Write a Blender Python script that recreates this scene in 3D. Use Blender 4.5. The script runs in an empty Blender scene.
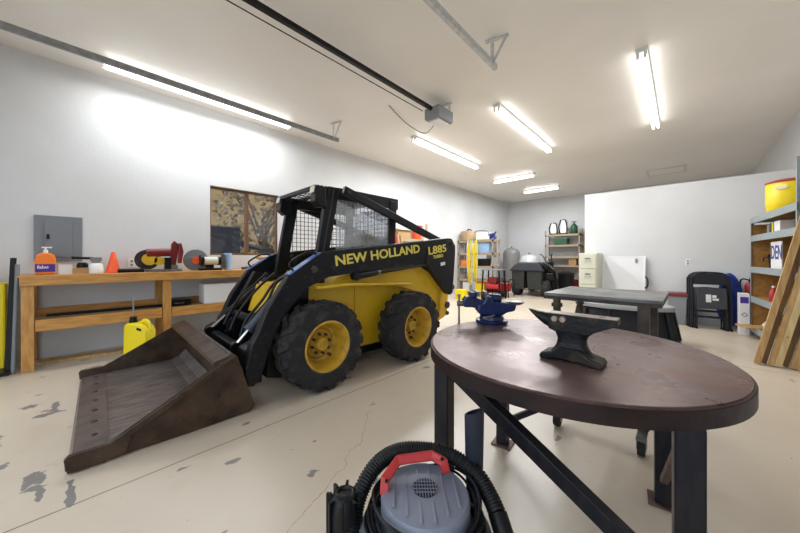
import bpy, bmesh, math, random
from mathutils import Vector, Matrix
random.seed(7)
PI = math.pi
S = bpy.context.scene
C = S.collection

# ---------------------------------------------------------------- camera, world, exposure
cd = bpy.data.cameras.new('camera')
cam = bpy.data.objects.new('camera', cd); C.objects.link(cam)
cam.location = (0, 0, 1.22)
cam.rotation_euler = (PI/2, 0, math.radians(43.04))
cd.sensor_width = 36; cd.lens = 302/800*36
cd.shift_y = -8.5/800
cd.clip_start = 0.02; cd.clip_end = 200
S.camera = cam
w = bpy.data.worlds.new('daylight'); S.world = w; w.use_nodes = True
w.node_tree.nodes['Background'].inputs[0].default_value = (0.80, 0.90, 1.0, 1)
w.node_tree.nodes['Background'].inputs[1].default_value = 1.75
S.view_settings.view_transform = 'Standard'; S.view_settings.look = 'None'
S.view_settings.gamma = 1; S.view_settings.use_curve_mapping = False
S.view_settings.exposure = 0.57
TUBE = 4.0
LAMP_W = 20.0   # watts per metre of strip light

# ---------------------------------------------------------------- materials
def lin(c):
    return tuple((v/255/12.92 if v/255 <= .04045 else ((v/255+.055)/1.055)**2.4) for v in c)
def mat(name, c, rough=.5, metal=0, c2=None, scale=6, lo=.4, hi=.65, bump=0, bscale=None, stretch=None, emit=0, coat=0, detail=5):
    m = bpy.data.materials.new(name); m.use_nodes = True
    nt = m.node_tree; b = nt.nodes['Principled BSDF']
    col = (*lin(c), 1)
    b.inputs['Base Color'].default_value = col
    b.inputs['Roughness'].default_value = rough; b.inputs['Metallic'].default_value = metal
    b.inputs['Coat Weight'].default_value = coat
    tc = nt.nodes.new('ShaderNodeTexCoord'); mp = nt.nodes.new('ShaderNodeMapping')
    nt.links.new(tc.outputs['Object'], mp.inputs[0])
    if stretch: mp.inputs['Scale'].default_value = stretch
    n = nt.nodes.new('ShaderNodeTexNoise'); n.inputs['Scale'].default_value = scale; n.inputs['Detail'].default_value = detail
    nt.links.new(mp.outputs[0], n.inputs['Vector'])
    if c2:
        r = nt.nodes.new('ShaderNodeValToRGB')
        r.color_ramp.elements[0].position = lo; r.color_ramp.elements[0].color = col
        r.color_ramp.elements[1].position = hi; r.color_ramp.elements[1].color = (*lin(c2), 1)
        nt.links.new(n.outputs[0], r.inputs[0]); nt.links.new(r.outputs[0], b.inputs['Base Color'])
    if bump:
        n2 = nt.nodes.new('ShaderNodeTexNoise'); n2.inputs['Scale'].default_value = bscale or scale*4
        nt.links.new(mp.outputs[0], n2.inputs['Vector'])
        bp = nt.nodes.new('ShaderNodeBump'); bp.inputs['Strength'].default_value = bump; bp.inputs['Distance'].default_value = .01
        nt.links.new(n2.outputs[0], bp.inputs['Height']); nt.links.new(bp.outputs[0], b.inputs['Normal'])
    if emit:
        b.inputs['Emission Color'].default_value = (1, .99, .97, 1); b.inputs['Emission Strength'].default_value = emit
    return m
def glass(name, tint=(1, 1, 1), rough=.02, alpha=.85):
    m = bpy.data.materials.new(name); m.use_nodes = True
    nt = m.node_tree; nt.nodes.clear()
    o = nt.nodes.new('ShaderNodeOutputMaterial'); mx = nt.nodes.new('ShaderNodeMixShader')
    t = nt.nodes.new('ShaderNodeBsdfTransparent'); g = nt.nodes.new('ShaderNodeBsdfGlossy')
    t.inputs[0].default_value = (*tint, 1); g.inputs['Roughness'].default_value = rough
    mx.inputs[0].default_value = 1-alpha
    nt.links.new(t.outputs[0], mx.inputs[1]); nt.links.new(g.outputs[0], mx.inputs[2]); nt.links.new(mx.outputs[0], o.inputs[0])
    return m

M = {}
M['wall'] = mat('white_wall_paint', (213, 214, 216), .5, c2=(208, 208, 208), scale=1.2, bump=.15, bscale=60)
M['ceil'] = mat('ceiling_paint', (240, 236, 230), .45, c2=(235, 231, 224), scale=.9, bump=.15, bscale=50)
M['lamp_white'] = mat('white_enamel', (225, 225, 222), .4)
M['tube'] = mat('lit_tube', (255, 255, 255), .5, emit=TUBE)
M['galv'] = mat('galvanised_steel', (206, 208, 208), .4, .1, c2=(184, 186, 188), scale=20)
M['darksteel'] = mat('dark_track_steel', (128, 130, 132), .45, .2, c2=(150, 151, 152), scale=14)
M['black'] = mat('black_paint', (14, 15, 19), .35, c2=(22, 23, 27), scale=9, bump=.05)
M['scuffblack'] = mat('worn_black_paint', (17, 19, 25), .36, c2=(50, 49, 48), scale=18, lo=.55, hi=.85, bump=.12, detail=9)
M['blackplastic'] = mat('black_plastic', (15, 16, 19), .4)
M['rubber'] = mat('dusty_rubber', (42, 42, 44), .85, c2=(84, 76, 66), scale=7, lo=.5, hi=.82, bump=.3, bscale=50)
M['yellow'] = mat('loader_yellow', (212, 172, 30), .4, c2=(176, 140, 40), scale=4, lo=.5, hi=.9, bump=.05)
M['rimyellow'] = mat('rim_yellow', (194, 154, 46), .45, c2=(138, 106, 42), scale=12, lo=.5, hi=.8)
M['bucket'] = mat('worn_bucket_steel', (54, 43, 37), .38, .3, c2=(86, 70, 58), scale=5, lo=.35, hi=.7, bump=.3, bscale=26, stretch=(1, 2.4, 1), detail=9)
M['bucketfloor'] = mat('scraped_bucket_steel', (98, 90, 88), .34, .45, c2=(130, 120, 114), scale=6, stretch=(1, 5, 1), bump=.15, detail=9)
M['bucketcut'] = mat('cutting_edge_steel', (112, 98, 90), .42, .45, c2=(86, 80, 78), scale=9, bump=.15)
M['chrome'] = mat('chrome', (205, 208, 212), .12, 1)
M['pine'] = mat('varnished_pine', (204, 150, 80), .42, c2=(178, 124, 62), scale=5, stretch=(6, 1, 6), bump=.05)
M['pinez'] = mat('varnished_pine_upright', (202, 150, 82), .42, c2=(176, 124, 62), scale=5, stretch=(6, 6, 1), bump=.05)
M['ply'] = mat('rough_plywood', (178, 148, 108), .7, c2=(150, 122, 88), scale=4, stretch=(5, 1, 5))
M['tabletop'] = mat('brown_steel_tabletop', (104, 82, 80), .3, .35, c2=(136, 114, 108), scale=3, lo=.35, hi=.7, bump=.06, detail=8)
M['tablerim'] = mat('dark_rusty_rim', (27, 14, 15), .45, 0, c2=(42, 25, 24), scale=8, bump=.15)
M['tableleg'] = mat('dark_square_tube', (26, 26, 34), .4, .3, c2=(40, 36, 38), scale=7, stretch=(4, 4, 1), bump=.08)
M['rust'] = mat('rusty_plate', (104, 82, 76), .6, .3, c2=(80, 56, 46), scale=14)
M['iron'] = mat('forged_iron', (22, 23, 26), .4, .3, c2=(74, 62, 48), scale=12, lo=.52, hi=.8, bump=.25, bscale=60)
M['ironface'] = mat('bare_anvil_face', (160, 144, 130), .35, .15, c2=(126, 110, 98), scale=14)
M['blue'] = mat('vise_blue_enamel', (15, 34, 82), .3, c2=(12, 24, 60), scale=16)
M['steel'] = mat('bare_steel', (140, 138, 138), .34, .8, c2=(110, 108, 108), scale=20)
M['carttop'] = mat('grey_steel_plate', (104, 104, 104), .36, .6, c2=(128, 128, 126), scale=6)
M['cartleg'] = mat('dark_cart_steel', (58, 54, 52), .5, .4, c2=(80, 72, 66), scale=10)
M['vacgrey'] = mat('vacuum_grey_plastic', (122, 128, 144), .4)
M['vacdark'] = mat('vacuum_dark_grey_plastic', (66, 72, 88), .42)
M['red'] = mat('red_plastic', (176, 44, 46), .4)
M['darkred'] = mat('dark_red_paint', (122, 26, 28), .38, c2=(110, 30, 32), scale=12)
M['hose'] = mat('hose_black_rubber', (22, 23, 26), .45)
M['jug'] = mat('yellow_polyethylene', (240, 216, 20), .38)
M['orange'] = mat('orange_plastic', (246, 128, 24), .4)
M['cone'] = mat('cone_orange', (250, 98, 48), .5)
M['white'] = mat('white_plastic', (236, 236, 234), .45)
M['paper'] = mat('white_card', (226, 226, 228), .7)
M['grey'] = mat('grey_enamel', (122, 126, 132), .42)
M['greyplastic'] = mat('grey_plastic', (136, 140, 144), .5)
M['lightblue'] = mat('blue_paper', (160, 192, 236), .8)
M['cream'] = mat('putty_enamel', (206, 206, 188), .42)
M['kraft'] = mat('brown_cardboard', (176, 140, 96), .8)
M['tan'] = mat('tan_wicker', (192, 166, 130), .85, c2=(164, 138, 104), scale=24)
M['green'] = mat('dark_green_plastic', (40, 84, 56), .5)
M['darkblue'] = mat('blue_tarp', (26, 62, 160), .45, c2=(16, 38, 110), scale=9, bump=.8, bscale=14)
M['shelfgrey'] = mat('grey_green_shelf_enamel', (146, 156, 158), .45, c2=(122, 130, 132), scale=22, lo=.55, hi=.8)
M['shelfbeige'] = mat('beige_shelf_enamel', (168, 150, 126), .55)
M['particle'] = mat('particle_board', (172, 128, 66), .75, c2=(150, 108, 54), scale=20)
M['lumber'] = mat('planed_lumber', (196, 160, 104), .6, c2=(170, 130, 80), scale=4, stretch=(7, 7, 1))
M['lumberpale'] = mat('pale_lumber', (214, 190, 140), .6, c2=(196, 168, 118), scale=4, stretch=(7, 7, 1))
M['lumberdark'] = mat('dark_brown_lumber', (122, 90, 52), .65, c2=(92, 66, 40), scale=4, stretch=(7, 7, 1))  # darker brown than the other lumber
M['chairgrey'] = mat('charcoal_chair_enamel', (34, 36, 42), .4)
M['chairseat'] = mat('charcoal_vinyl', (54, 56, 62), .5)
M['tankblack'] = mat('black_polyethylene', (22, 24, 30), .5)
M['tanklid'] = mat('grey_polyethylene', (150, 152, 154), .42)
M['tankgrey'] = mat('grey_pressure_tank', (128, 126, 124), .45)
M['hood'] = mat('charcoal_fabric_hood', (62, 64, 70), .7)
M['bag'] = mat('dark_mesh_bag', (48, 50, 48), .85, c2=(64, 64, 60), scale=30)
M['winframe'] = mat('bronze_window_frame', (104, 74, 48), .45)
M['stucco'] = mat('tan_stucco', (158, 130, 88), .9, c2=(136, 110, 72), scale=3, detail=9)
M['leaf'] = mat('dry_leaves', (92, 74, 50), .8, c2=(150, 142, 130), scale=5, lo=.5, hi=.66)
M['bark'] = mat('bark', (74, 60, 50), .9)
M['gravel'] = mat('outdoor_gravel', (206, 198, 186), .9, c2=(186, 176, 164), scale=12)
M['navy'] = mat('dark_blue_machine_paint', (26, 27, 38), .5, c2=(42, 40, 46), scale=7)
M['textyellow'] = mat('decal_yellow', (222, 206, 90), .5)
M['textblue'] = mat('letter_blue', (48, 58, 130), .5)
M['textpurple'] = mat('label_purple', (66, 40, 150), .5)
M['mesh'] = mat('black_wire', (10, 10, 12), .5)
M['poly'] = glass('polycarbonate_pane', (.93, .95, .98), .12, .84)
def pale_reflection(m):  # bluish-white diffuse patches stand in for reflections on the pane
    nt = m.node_tree; o = [n for n in nt.nodes if n.type == 'OUTPUT_MATERIAL'][0]; src = o.inputs[0].links[0].from_socket
    d = nt.nodes.new('ShaderNodeBsdfDiffuse'); d.inputs[0].default_value = (.8, .86, .92, 1)
    x = nt.nodes.new('ShaderNodeMixShader'); n = nt.nodes.new('ShaderNodeTexNoise'); n.inputs['Scale'].default_value = 3
    mr = nt.nodes.new('ShaderNodeMapRange'); mr.inputs[1].default_value = .35; mr.inputs[2].default_value = .7; mr.inputs[3].default_value = .0; mr.inputs[4].default_value = .22
    nt.links.new(n.outputs[0], mr.inputs[0]); nt.links.new(mr.outputs[0], x.inputs[0]); nt.links.new(src, x.inputs[1]); nt.links.new(d.outputs[0], x.inputs[2]); nt.links.new(x.outputs[0], o.inputs[0])
pale_reflection(M['poly'])
M['glass'] = glass('window_glass', (.95, .95, .95), .02, .92)
M['skyreflect'] = mat('painted_sky_reflection', (84, 116, 176), .2)  # sky reflected on the black arm tops, put into the colour as blue
M['cylgrey'] = mat('cylinder_blue_grey', (62, 68, 84), .35)
M['navyplastic'] = mat('dark_navy_plastic', (20, 27, 44), .42)
M['lens'] = mat('headlight_lens', (200, 196, 176), .2)
M['cord'] = mat('yellow_cord', (224, 204, 40), .55)
M['dustcap'] = mat('oval_badge', (236, 226, 190), .5)

def floor_material():
    m = bpy.data.materials.new('painted_concrete'); m.use_nodes = True
    nt = m.node_tree; N = nt.nodes; L = nt.links; b = N['Principled BSDF']
    tc = N.new('ShaderNodeTexCoord')
    def noise(scale, detail=6, stretch=None, off=(0, 0, 0)):
        mp = N.new('ShaderNodeMapping'); L.new(tc.outputs['Object'], mp.inputs[0])
        if stretch: mp.inputs['Scale'].default_value = stretch
        mp.inputs['Location'].default_value = off
        n = N.new('ShaderNodeTexNoise'); n.inputs['Scale'].default_value = scale; n.inputs['Detail'].default_value = detail
        L.new(mp.outputs[0], n.inputs['Vector']); return n.outputs[0]
    def math_(op, a, bb=None, clamp=False):
        x = N.new('ShaderNodeMath'); x.operation = op; x.use_clamp = clamp
        for i, v in enumerate((a, bb)):
            if v is None: continue
            if isinstance(v, (int, float)): x.inputs[i].default_value = v
            else: L.new(v, x.inputs[i])
        return x.outputs[0]
    def ramp(v, a, c):
        r = N.new('ShaderNodeValToRGB'); r.color_ramp.elements[0].position = a; r.color_ramp.elements[1].position = c
        L.new(v, r.inputs[0]); return r.outputs[0]
    def mix(f, a, c):
        x = N.new('ShaderNodeMix'); x.data_type = 'RGBA'; L.new(f, x.inputs[0])
        for i, v in ((6, a), (7, c)):
            if isinstance(v, tuple): x.inputs[i].default_value = (*lin(v), 1)
            else: L.new(v, x.inputs[i])
        return x.outputs[2]
    base = mix(ramp(noise(.8), .35, .7), (202, 188, 170), (192, 178, 160))
    base = mix(ramp(noise(3.5, 8), .58, .85), base, (190, 174, 153))
    # chips of the paint: worn patches towards the left foreground
    sep = N.new('ShaderNodeSeparateXYZ'); L.new(tc.outputs['Object'], sep.inputs[0])
    wear = math_('MULTIPLY', math_('ADD', math_('MULTIPLY', sep.outputs[0], -.30), -.42, ), 1.0, True)
    near = math_('SUBTRACT', 1.0, math_('MULTIPLY', math_('ABSOLUTE', math_('SUBTRACT', sep.outputs[1], -.1)), .75), True)
    wear = math_('MULTIPLY', wear, near)
    n1 = noise(7.0, 8, (1.0, .55, 1))
    chips = ramp(math_('ADD', n1, math_('MULTIPLY', wear, .075)), .685, .695)
    n3 = noise(26, 4, (1, .5, 1), (3, 1, 0))
    chips2 = ramp(n3, .745, .76)
    f = math_('MAXIMUM', chips, chips2)
    # the big bare patches
    nb = noise(14, 6)
    for (x, y, rx, ry) in [(-2.60, -.165, .08, .05), (-2.42, -.13, .07, .02), (-2.3, -.02, .14, .02), (-3.62, -.17, .035, .12), (-3.75, -.12, .13, .03), (-3.9, -.28, .05, .05), (-2.9, -.3, .05, .03)]:
        dx = math_('DIVIDE', math_('SUBTRACT', sep.outputs[0], x), rx); dy = math_('DIVIDE', math_('SUBTRACT', sep.outputs[1], y), ry)
        d = math_('SQRT', math_('ADD', math_('MULTIPLY', dx, dx), math_('MULTIPLY', dy, dy)))
        d = math_('ADD', d, math_('MULTIPLY', math_('SUBTRACT', nb, .5), 3.0))
        f = math_('MAXIMUM', f, math_('LESS_THAN', d, .8))
    base = mix(f, base, (126, 122, 118))
    # control joints sawn into the slab
    wob = math_('MULTIPLY', math_('SUBTRACT', noise(3, 3), .5), .012)
    j = None
    for ax, v in ((0, -2.2), (0, 1.2), (1, 5.1)):
        q = math_('LESS_THAN', math_('ABSOLUTE', math_('ADD', math_('SUBTRACT', sep.outputs[ax], v), wob)), .0045)
        j = q if j is None else math_('MAXIMUM', j, q)
    base = mix(j, base, (120, 102, 86))
    # a hairline crack wandering across the slab
    wob2 = math_('MULTIPLY', math_('SUBTRACT', noise(2.2, 6), .5), .5)
    q = math_('LESS_THAN', math_('ABSOLUTE', math_('ADD', math_('SUBTRACT', math_('ADD', sep.outputs[0], math_('MULTIPLY', sep.outputs[1], .55)), -.88), wob2)), .0028)
    q = math_('MULTIPLY', q, math_('LESS_THAN', sep.outputs[1], 1.6))
    base = mix(q, base, (160, 138, 116))
    L.new(base, b.inputs['Base Color'])
    rr = N.new('ShaderNodeMapRange'); L.new(noise(2.5, 5), rr.inputs[0]); rr.inputs[3].default_value = .22; rr.inputs[4].default_value = .42
    L.new(rr.outputs[0], b.inputs['Roughness'])
    bp = N.new('ShaderNodeBump'); bp.inputs['Strength'].default_value = .12; bp.inputs['Distance'].default_value = .01
    L.new(noise(9, 4), bp.inputs['Height']); L.new(bp.outputs[0], b.inputs['Normal'])
    return m
M['floor'] = floor_material()
for k in ('black', 'scuffblack', 'tablerim', 'tableleg', 'rubber', 'blackplastic', 'iron', 'hose', 'bag', 'hood', 'bucket', 'cartleg', 'tankblack', 'chairgrey', 'tabletop'):
    M[k].node_tree.nodes['Principled BSDF'].inputs['Specular IOR Level'].default_value = .28
def layered(m, layers):
    nt = m.node_tree; b = nt.nodes['Principled BSDF']; src = b.inputs['Base Color'].links[0].from_socket
    tc = nt.nodes.new('ShaderNodeTexCoord')
    for (c, sc, a, z, off, rough) in layers:
        mp = nt.nodes.new('ShaderNodeMapping'); mp.inputs['Location'].default_value = off; nt.links.new(tc.outputs['Object'], mp.inputs[0])
        n = nt.nodes.new('ShaderNodeTexNoise'); n.inputs['Scale'].default_value = sc; n.inputs['Detail'].default_value = 9; n.inputs['Roughness'].default_value = .65
        nt.links.new(mp.outputs[0], n.inputs['Vector'])
        r = nt.nodes.new('ShaderNodeMapRange'); r.inputs[1].default_value = a; r.inputs[2].default_value = z; nt.links.new(n.outputs[0], r.inputs[0])
        x = nt.nodes.new('ShaderNodeMix'); x.data_type = 'RGBA'; nt.links.new(r.outputs[0], x.inputs[0]); nt.links.new(src, x.inputs[6]); x.inputs[7].default_value = (*lin(c), 1)
        src = x.outputs[2]
    nt.links.new(src, b.inputs['Base Color'])
    n = nt.nodes.new('ShaderNodeTexNoise'); n.inputs['Scale'].default_value = 5; n.inputs['Detail'].default_value = 6
    r = nt.nodes.new('ShaderNodeMapRange'); r.inputs[1].default_value = .3; r.inputs[2].default_value = .7; r.inputs[3].default_value = layers[0][5]-.08; r.inputs[4].default_value = layers[0][5]+.12
    nt.links.new(tc.outputs['Object'], n.inputs['Vector']); nt.links.new(n.outputs[0], r.inputs[0]); nt.links.new(r.outputs[0], b.inputs['Roughness'])
layered(M['tabletop'], [((122, 72, 52), 3.0, .52, .75, (3, 1, 0), .3), ((158, 146, 140), 6, .6, .8, (7, 2, 0), .3), ((72, 56, 52), 22, .62, .74, (1, 9, 0), .3), ((172, 150, 118), 4, .66, .78, (0, 4, 0), .3)])
layered(M['bucket'], [((98, 72, 52), 4, .52, .8, (3, 1, 0), .4), ((40, 32, 28), 9, .58, .75, (7, 2, 0), .4), ((128, 112, 98), 30, .66, .74, (1, 9, 0), .4)])
layered(M['carttop'], [((72, 70, 68), 5, .5, .75, (3, 1, 0), .36)])

# ---------------------------------------------------------------- mesh helpers
class B:
    def __init__(s): s.bm = bmesh.new()
    def box(s, cx, cy, cz, sx, sy, sz, rz=0, rx=0, ry=0):
        m = Matrix.Translation((cx, cy, cz)) @ Matrix.Rotation(rz, 4, 'Z') @ Matrix.Rotation(ry, 4, 'Y') @ Matrix.Rotation(rx, 4, 'X') @ Matrix.Diagonal((sx, sy, sz, 1))
        bmesh.ops.create_cube(s.bm, size=1, matrix=m); return s
    def span(s, x0, y0, z0, x1, y1, z1):
        return s.box((x0+x1)/2, (y0+y1)/2, (z0+z1)/2, abs(x1-x0), abs(y1-y0), abs(z1-z0))
    def beam(s, p0, p1, w, h, up=(0, 0, 1)):
        p0 = Vector(p0); p1 = Vector(p1); d = p1-p0; z = d.normalized(); up = Vector(up)
        if abs(z.dot(up)) > .99: up = Vector((1, 0, 0))
        x = up.cross(z).normalized(); y = z.cross(x)
        m = Matrix((x, y, z)).transposed().to_4x4(); m = Matrix.Translation((p0+p1)/2) @ m @ Matrix.Diagonal((w, h, d.length, 1))
        bmesh.ops.create_cube(s.bm, size=1, matrix=m); return s
    def cyl(s, p0, p1, r0, r1=None, seg=24):
        p0 = Vector(p0); p1 = Vector(p1); d = p1-p0
        m = Matrix.Translation((p0+p1)/2) @ d.to_track_quat('Z', 'Y').to_matrix().to_4x4()
        bmesh.ops.create_cone(s.bm, cap_ends=True, segments=seg, radius1=r0, radius2=r0 if r1 is None else r1, depth=d.length, matrix=m); return s
    def sphere(s, c, r, sc=(1, 1, 1), seg=20):
        bmesh.ops.create_uvsphere(s.bm, u_segments=seg, v_segments=seg//2, radius=r, matrix=Matrix.Translation(c) @ Matrix.Diagonal((*sc, 1))); return s
    def tube(s, pts, r, seg=10, smooth=6, ribs=0, closed=False):
        P = [Vector(p) for p in pts]
        if smooth and len(P) > 2:
            Q = []; n = len(P)
            for i in range(n-1):
                a = P[max(i-1, 0)]; b = P[i]; c = P[i+1]; d = P[min(i+2, n-1)]
                for k in range(smooth):
                    t = k/smooth
                    Q.append(.5*((2*b)+(c-a)*t+(2*a-5*b+4*c-d)*t*t+(3*b-a-3*c+d)*t**3))
            Q.append(P[-1]); P = Q
        if ribs:                                   # resample finely and alternate the radius
            L = [0]
            for i in range(1, len(P)): L.append(L[-1]+(P[i]-P[i-1]).length)
            n = int(L[-1]/ribs)*4; Q = []; j = 0
            for i in range(n+1):
                t = L[-1]*i/n
                while j < len(L)-2 and L[j+1] < t: j += 1
                u = (t-L[j])/max(1e-9, L[j+1]-L[j]); Q.append(P[j].lerp(P[j+1], u))
            P = Q
        rings = []; nrm = None
        for i, p in enumerate(P):
            d = (P[min(i+1, len(P)-1)]-P[max(i-1, 0)]).normalized()
            if nrm is None: nrm = d.orthogonal().normalized()
            nrm = (nrm-d*nrm.dot(d)).normalized(); bn = d.cross(nrm)
            rr = r[min(len(r)-1, int(i/len(P)*len(r)))] if isinstance(r, (list, tuple)) else r
            if ribs: rr *= (1.0, 1.1, 1.1, 1.0)[i % 4] if i % 4 in (1, 2) else .93
            rings.append([s.bm.verts.new(p+(nrm*math.cos(a)+bn*math.sin(a))*rr) for a in [2*PI*k/seg for k in range(seg)]])
        for a, b in zip(rings, rings[1:]):
            for k in range(seg): s.bm.faces.new((a[k], a[(k+1) % seg], b[(k+1) % seg], b[k]))
        s.bm.faces.new(rings[0][::-1]); s.bm.faces.new(rings[-1]); return s
    def prism(s, pts, a, b, ax='y', bot=None):
        """polygon pts (u,v) extruded from a to b along ax: y -> (u,a,v); x -> (a,u,v); z -> (u,v,a)"""
        f = {'y': lambda u, v, t: (u, t, v), 'x': lambda u, v, t: (t, u, v), 'z': lambda u, v, t: (u, v, t)}[ax]
        A = [s.bm.verts.new(f(u, v, a)) for u, v in pts]; Bq = [s.bm.verts.new(f(u, v, b)) for u, v in (bot or pts)]
        s.bm.faces.new(A); s.bm.faces.new(Bq[::-1]); n = len(pts)
        for i in range(n): s.bm.faces.new((A[i], Bq[i], Bq[(i+1) % n], A[(i+1) % n]))
        return s
    def lathe(s, prof, c=(0, 0, 0), ax='z', seg=32, sc=(1, 1), cap=True):
        c = Vector(c); rings = []
        for r, h in prof:
            ring = []
            for k in range(seg):
                a = 2*PI*k/seg; u = r*math.cos(a)*sc[0]; v = r*math.sin(a)*sc[1]
                p = {'z': (u, v, h), 'y': (u, h, v), 'x': (h, u, v)}[ax]
                ring.append(s.bm.verts.new(c+Vector(p)))
            rings.append(ring)
        for a, b in zip(rings, rings[1:]):
            for k in range(seg): s.bm.faces.new((a[k], a[(k+1) % seg], b[(k+1) % seg], b[k]))
        if cap:
            s.bm.faces.new(rings[0][::-1]); s.bm.faces.new(rings[-1])
        return s
    def quad(s, *p):
        s.bm.faces.new([s.bm.verts.new(q) for q in p]); return s
    def make(s, name, m, parent=None, loc=(0, 0, 0), rz=0, bevel=0, smooth=None, label=None):
        bmesh.ops.recalc_face_normals(s.bm, faces=s.bm.faces[:])
        me = bpy.data.meshes.new(name); s.bm.to_mesh(me); s.bm.free()
        me.materials.append(M[m] if isinstance(m, str) else m)
        o = bpy.data.objects.new(name, me); C.objects.link(o)
        o.location = loc; o.rotation_euler = (0, 0, rz); o.parent = parent
        if smooth:
            for p in me.polygons: p.use_smooth = True
            me.set_sharp_from_angle(angle=math.radians(smooth))
        if bevel:
            b = o.modifiers.new('bevel', 'BEVEL'); b.width = bevel; b.segments = 2; b.limit_method = 'ANGLE'; b.angle_limit = math.radians(40)
        if label: o['label'] = label
        return o
def tag(o, label, cat, group=None, kind=None):
    o['label'] = label; o['category'] = cat
    if group: o['group'] = group
    if kind: o['kind'] = kind
    return o
def thing(name, label, cat, loc=(0, 0, 0), rz=0, group=None):
    o = bpy.data.objects.new(name, None); C.objects.link(o); o.empty_display_size = .1
    o.location = loc; o.rotation_euler = (0, 0, rz)
    return tag(o, label, cat, group)
def struct(o):
    o['kind'] = 'structure'; return o
def copy_tree(o, parent=None, label=None):
    c = o.copy(); C.objects.link(c); c.parent = parent
    if label: c['label'] = label
    for ch in list(o.children): copy_tree(ch, c)
    return c
def text(name, body, size, m, parent, mw, extr=.001, off=0, sx=1, align='LEFT'):
    cu = bpy.data.curves.new(name, 'FONT'); cu.body = body; cu.size = size; cu.extrude = extr; cu.offset = off; cu.align_x = align
    cu.resolution_u = 3
    t = bpy.data.objects.new(name, cu); C.objects.link(t)
    bpy.context.view_layer.update()
    me = bpy.data.meshes.new_from_object(t.evaluated_get(bpy.context.evaluated_depsgraph_get()))
    bpy.data.objects.remove(t)
    me.transform(Matrix.Diagonal((sx, 1, 1, 1))); me.materials.clear(); me.materials.append(M[m])
    o = bpy.data.objects.new(name, me); C.objects.link(o); o.parent = parent; o.matrix_local = mw
    return o

# ---------------------------------------------------------------- the shell
XL, XR, YB, YF, ZC, YP = -5.675, 1.43, 13.14, -1.25, 3.66, 7.9
struct(B().span(XL-.15, YF, -.1, XR+.15, YB+.15, 0).make('floor', 'floor'))
struct(B().span(XL-.15, YF, ZC, XR+.15, YB+.15, ZC+.1).make('ceiling', 'ceil'))
WY0, WY1, WZ0, WZ1 = 1.50, 2.66, 1.27, 2.42
wl = B()
wl.span(XL-.15, YF, 0, XL, WY0, ZC).span(XL-.15, WY1, 0, XL, YB+.15, ZC).span(XL-.15, WY0, 0, XL, WY1, WZ0).span(XL-.15, WY0, WZ1, XL, WY1, ZC)
struct(wl.make('wall_left', 'wall'))
struct(B().span(XL, YB, 0, XR+.15, YB+.15, ZC).make('wall_back', 'wall'))
struct(B().span(XR, YF, 0, XR+.15, YB, ZC).make('wall_right', 'wall'))
struct(B().span(-1.62, YP, 0, XR, YP+.12, 2.655).make('wall_partition', 'wall'))
struct(B().span(XL, YF-.15, 0, -4.6, YF, ZC).span(-1.45, YF-.15, 0, -1.15, YF, ZC).span(-4.6, YF-.15, 3.1, -1.45, YF, ZC).span(-1.15, YF-.15, 3.1, XR, YF, ZC).make('wall_front', 'wall'))
win = thing('window_1', 'bronze-framed sliding window in the long white wall above the pine bench', 'window', (XL-.1, (WY0+WY1)/2, WZ0)); del win['category']; struct(win)
hw = (WY1-WY0)/2; hh = WZ1-WZ0
f = B().span(-.02, -hw, 0, .03, hw, .035).span(-.02, -hw, hh-.035, .03, hw, hh).span(-.02, -hw, 0, .03, -hw+.03, hh).span(-.02, hw-.035, 0, .03, hw, hh).span(-.03, -.01, 0, .04, .045, hh)
f.make('window_frame', 'winframe', win)
B().span(0, -hw+.03, .03, .006, -.01, hh-.03).make('pane', 'glass', win)
B().span(-.012, .04, .03, -.006, hw-.03, hh-.03).make('pane', 'glass', win)

# outside the window
struct(B().span(-40, -30, -.3, XL-.15, 40, -.1).span(XL-.15, -30, -.3, 12, YF, -.1).make('ground_outside', 'gravel'))
tag(B().span(-13.2, -4, -.2, -13, 14, 5.6).make('stucco_wall', 'stucco'), 'tan stucco wall standing outside beyond the window', 'wall')
def tree(x, y, h, lab, n, rr):
    t = thing('dry_tree', lab, 'tree', (x, y, -.1), 0, 'trees outside the window')
    b = B().cyl((0, 0, 0), (.1, .1, h*.5), .16, .1, 10); ends = []
    for i in range(12):
        a = random.random()*2*PI; z0 = h*(.25+.3*random.random()); e = (rr*.8*math.cos(a), rr*.8*math.sin(a), h*(.55+.4*random.random()))
        b.cyl((.07, .07, z0), e, .05, .015, 6); ends.append(e)
    b.make('trunk', 'bark', t)
    l = B()
    for i in range(n):
        a = random.random()*2*PI; u = random.random()**.5*rr; c = Vector((u*math.cos(a), u*math.sin(a), h*(.28+.75*random.random())))
        d = Vector([random.gauss(0, 1) for _ in range(3)]).normalized(); e = d.orthogonal().normalized(); s_ = .05+.07*random.random()
        l.quad(c-d*s_, c+e*s_*.6, c+d*s_, c-e*s_*.6)
    o = l.make('foliage', 'leaf', t); o['kind'] = 'stuff'
tree(-10.6, 4.3, 5.2, 'dry-leaved tree outside, seen through the right pane', 900, 1.4)
tree(-11.6, 1.0, 6.2, 'dry-leaved tree outside, seen at the top of the left pane', 600, 1.4)
tr = thing('dump_trailer', 'dark blue trailer box parked outside the window', 'trailer', (-8.9, 2.9, -.1))
B().span(-.5, -1.1, .6, .5, .02, 2.12).make('box_body', 'navy', tr, bevel=.03)
B().beam((0, .0, 1.75), (0, 2.0, 1.3), .12, .14).beam((0, .0, 1.45), (0, 2.3, 1.0), .1, .1).span(-.45, 1.3, .6, .45, 2.6, 1.0).make('drawbar', 'navy', tr)
for yy in (-.6, 1.9):
    B().cyl((-.6, yy, .34), (.6, yy, .34), .34).make('tire', 'rubber', tr)

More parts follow.
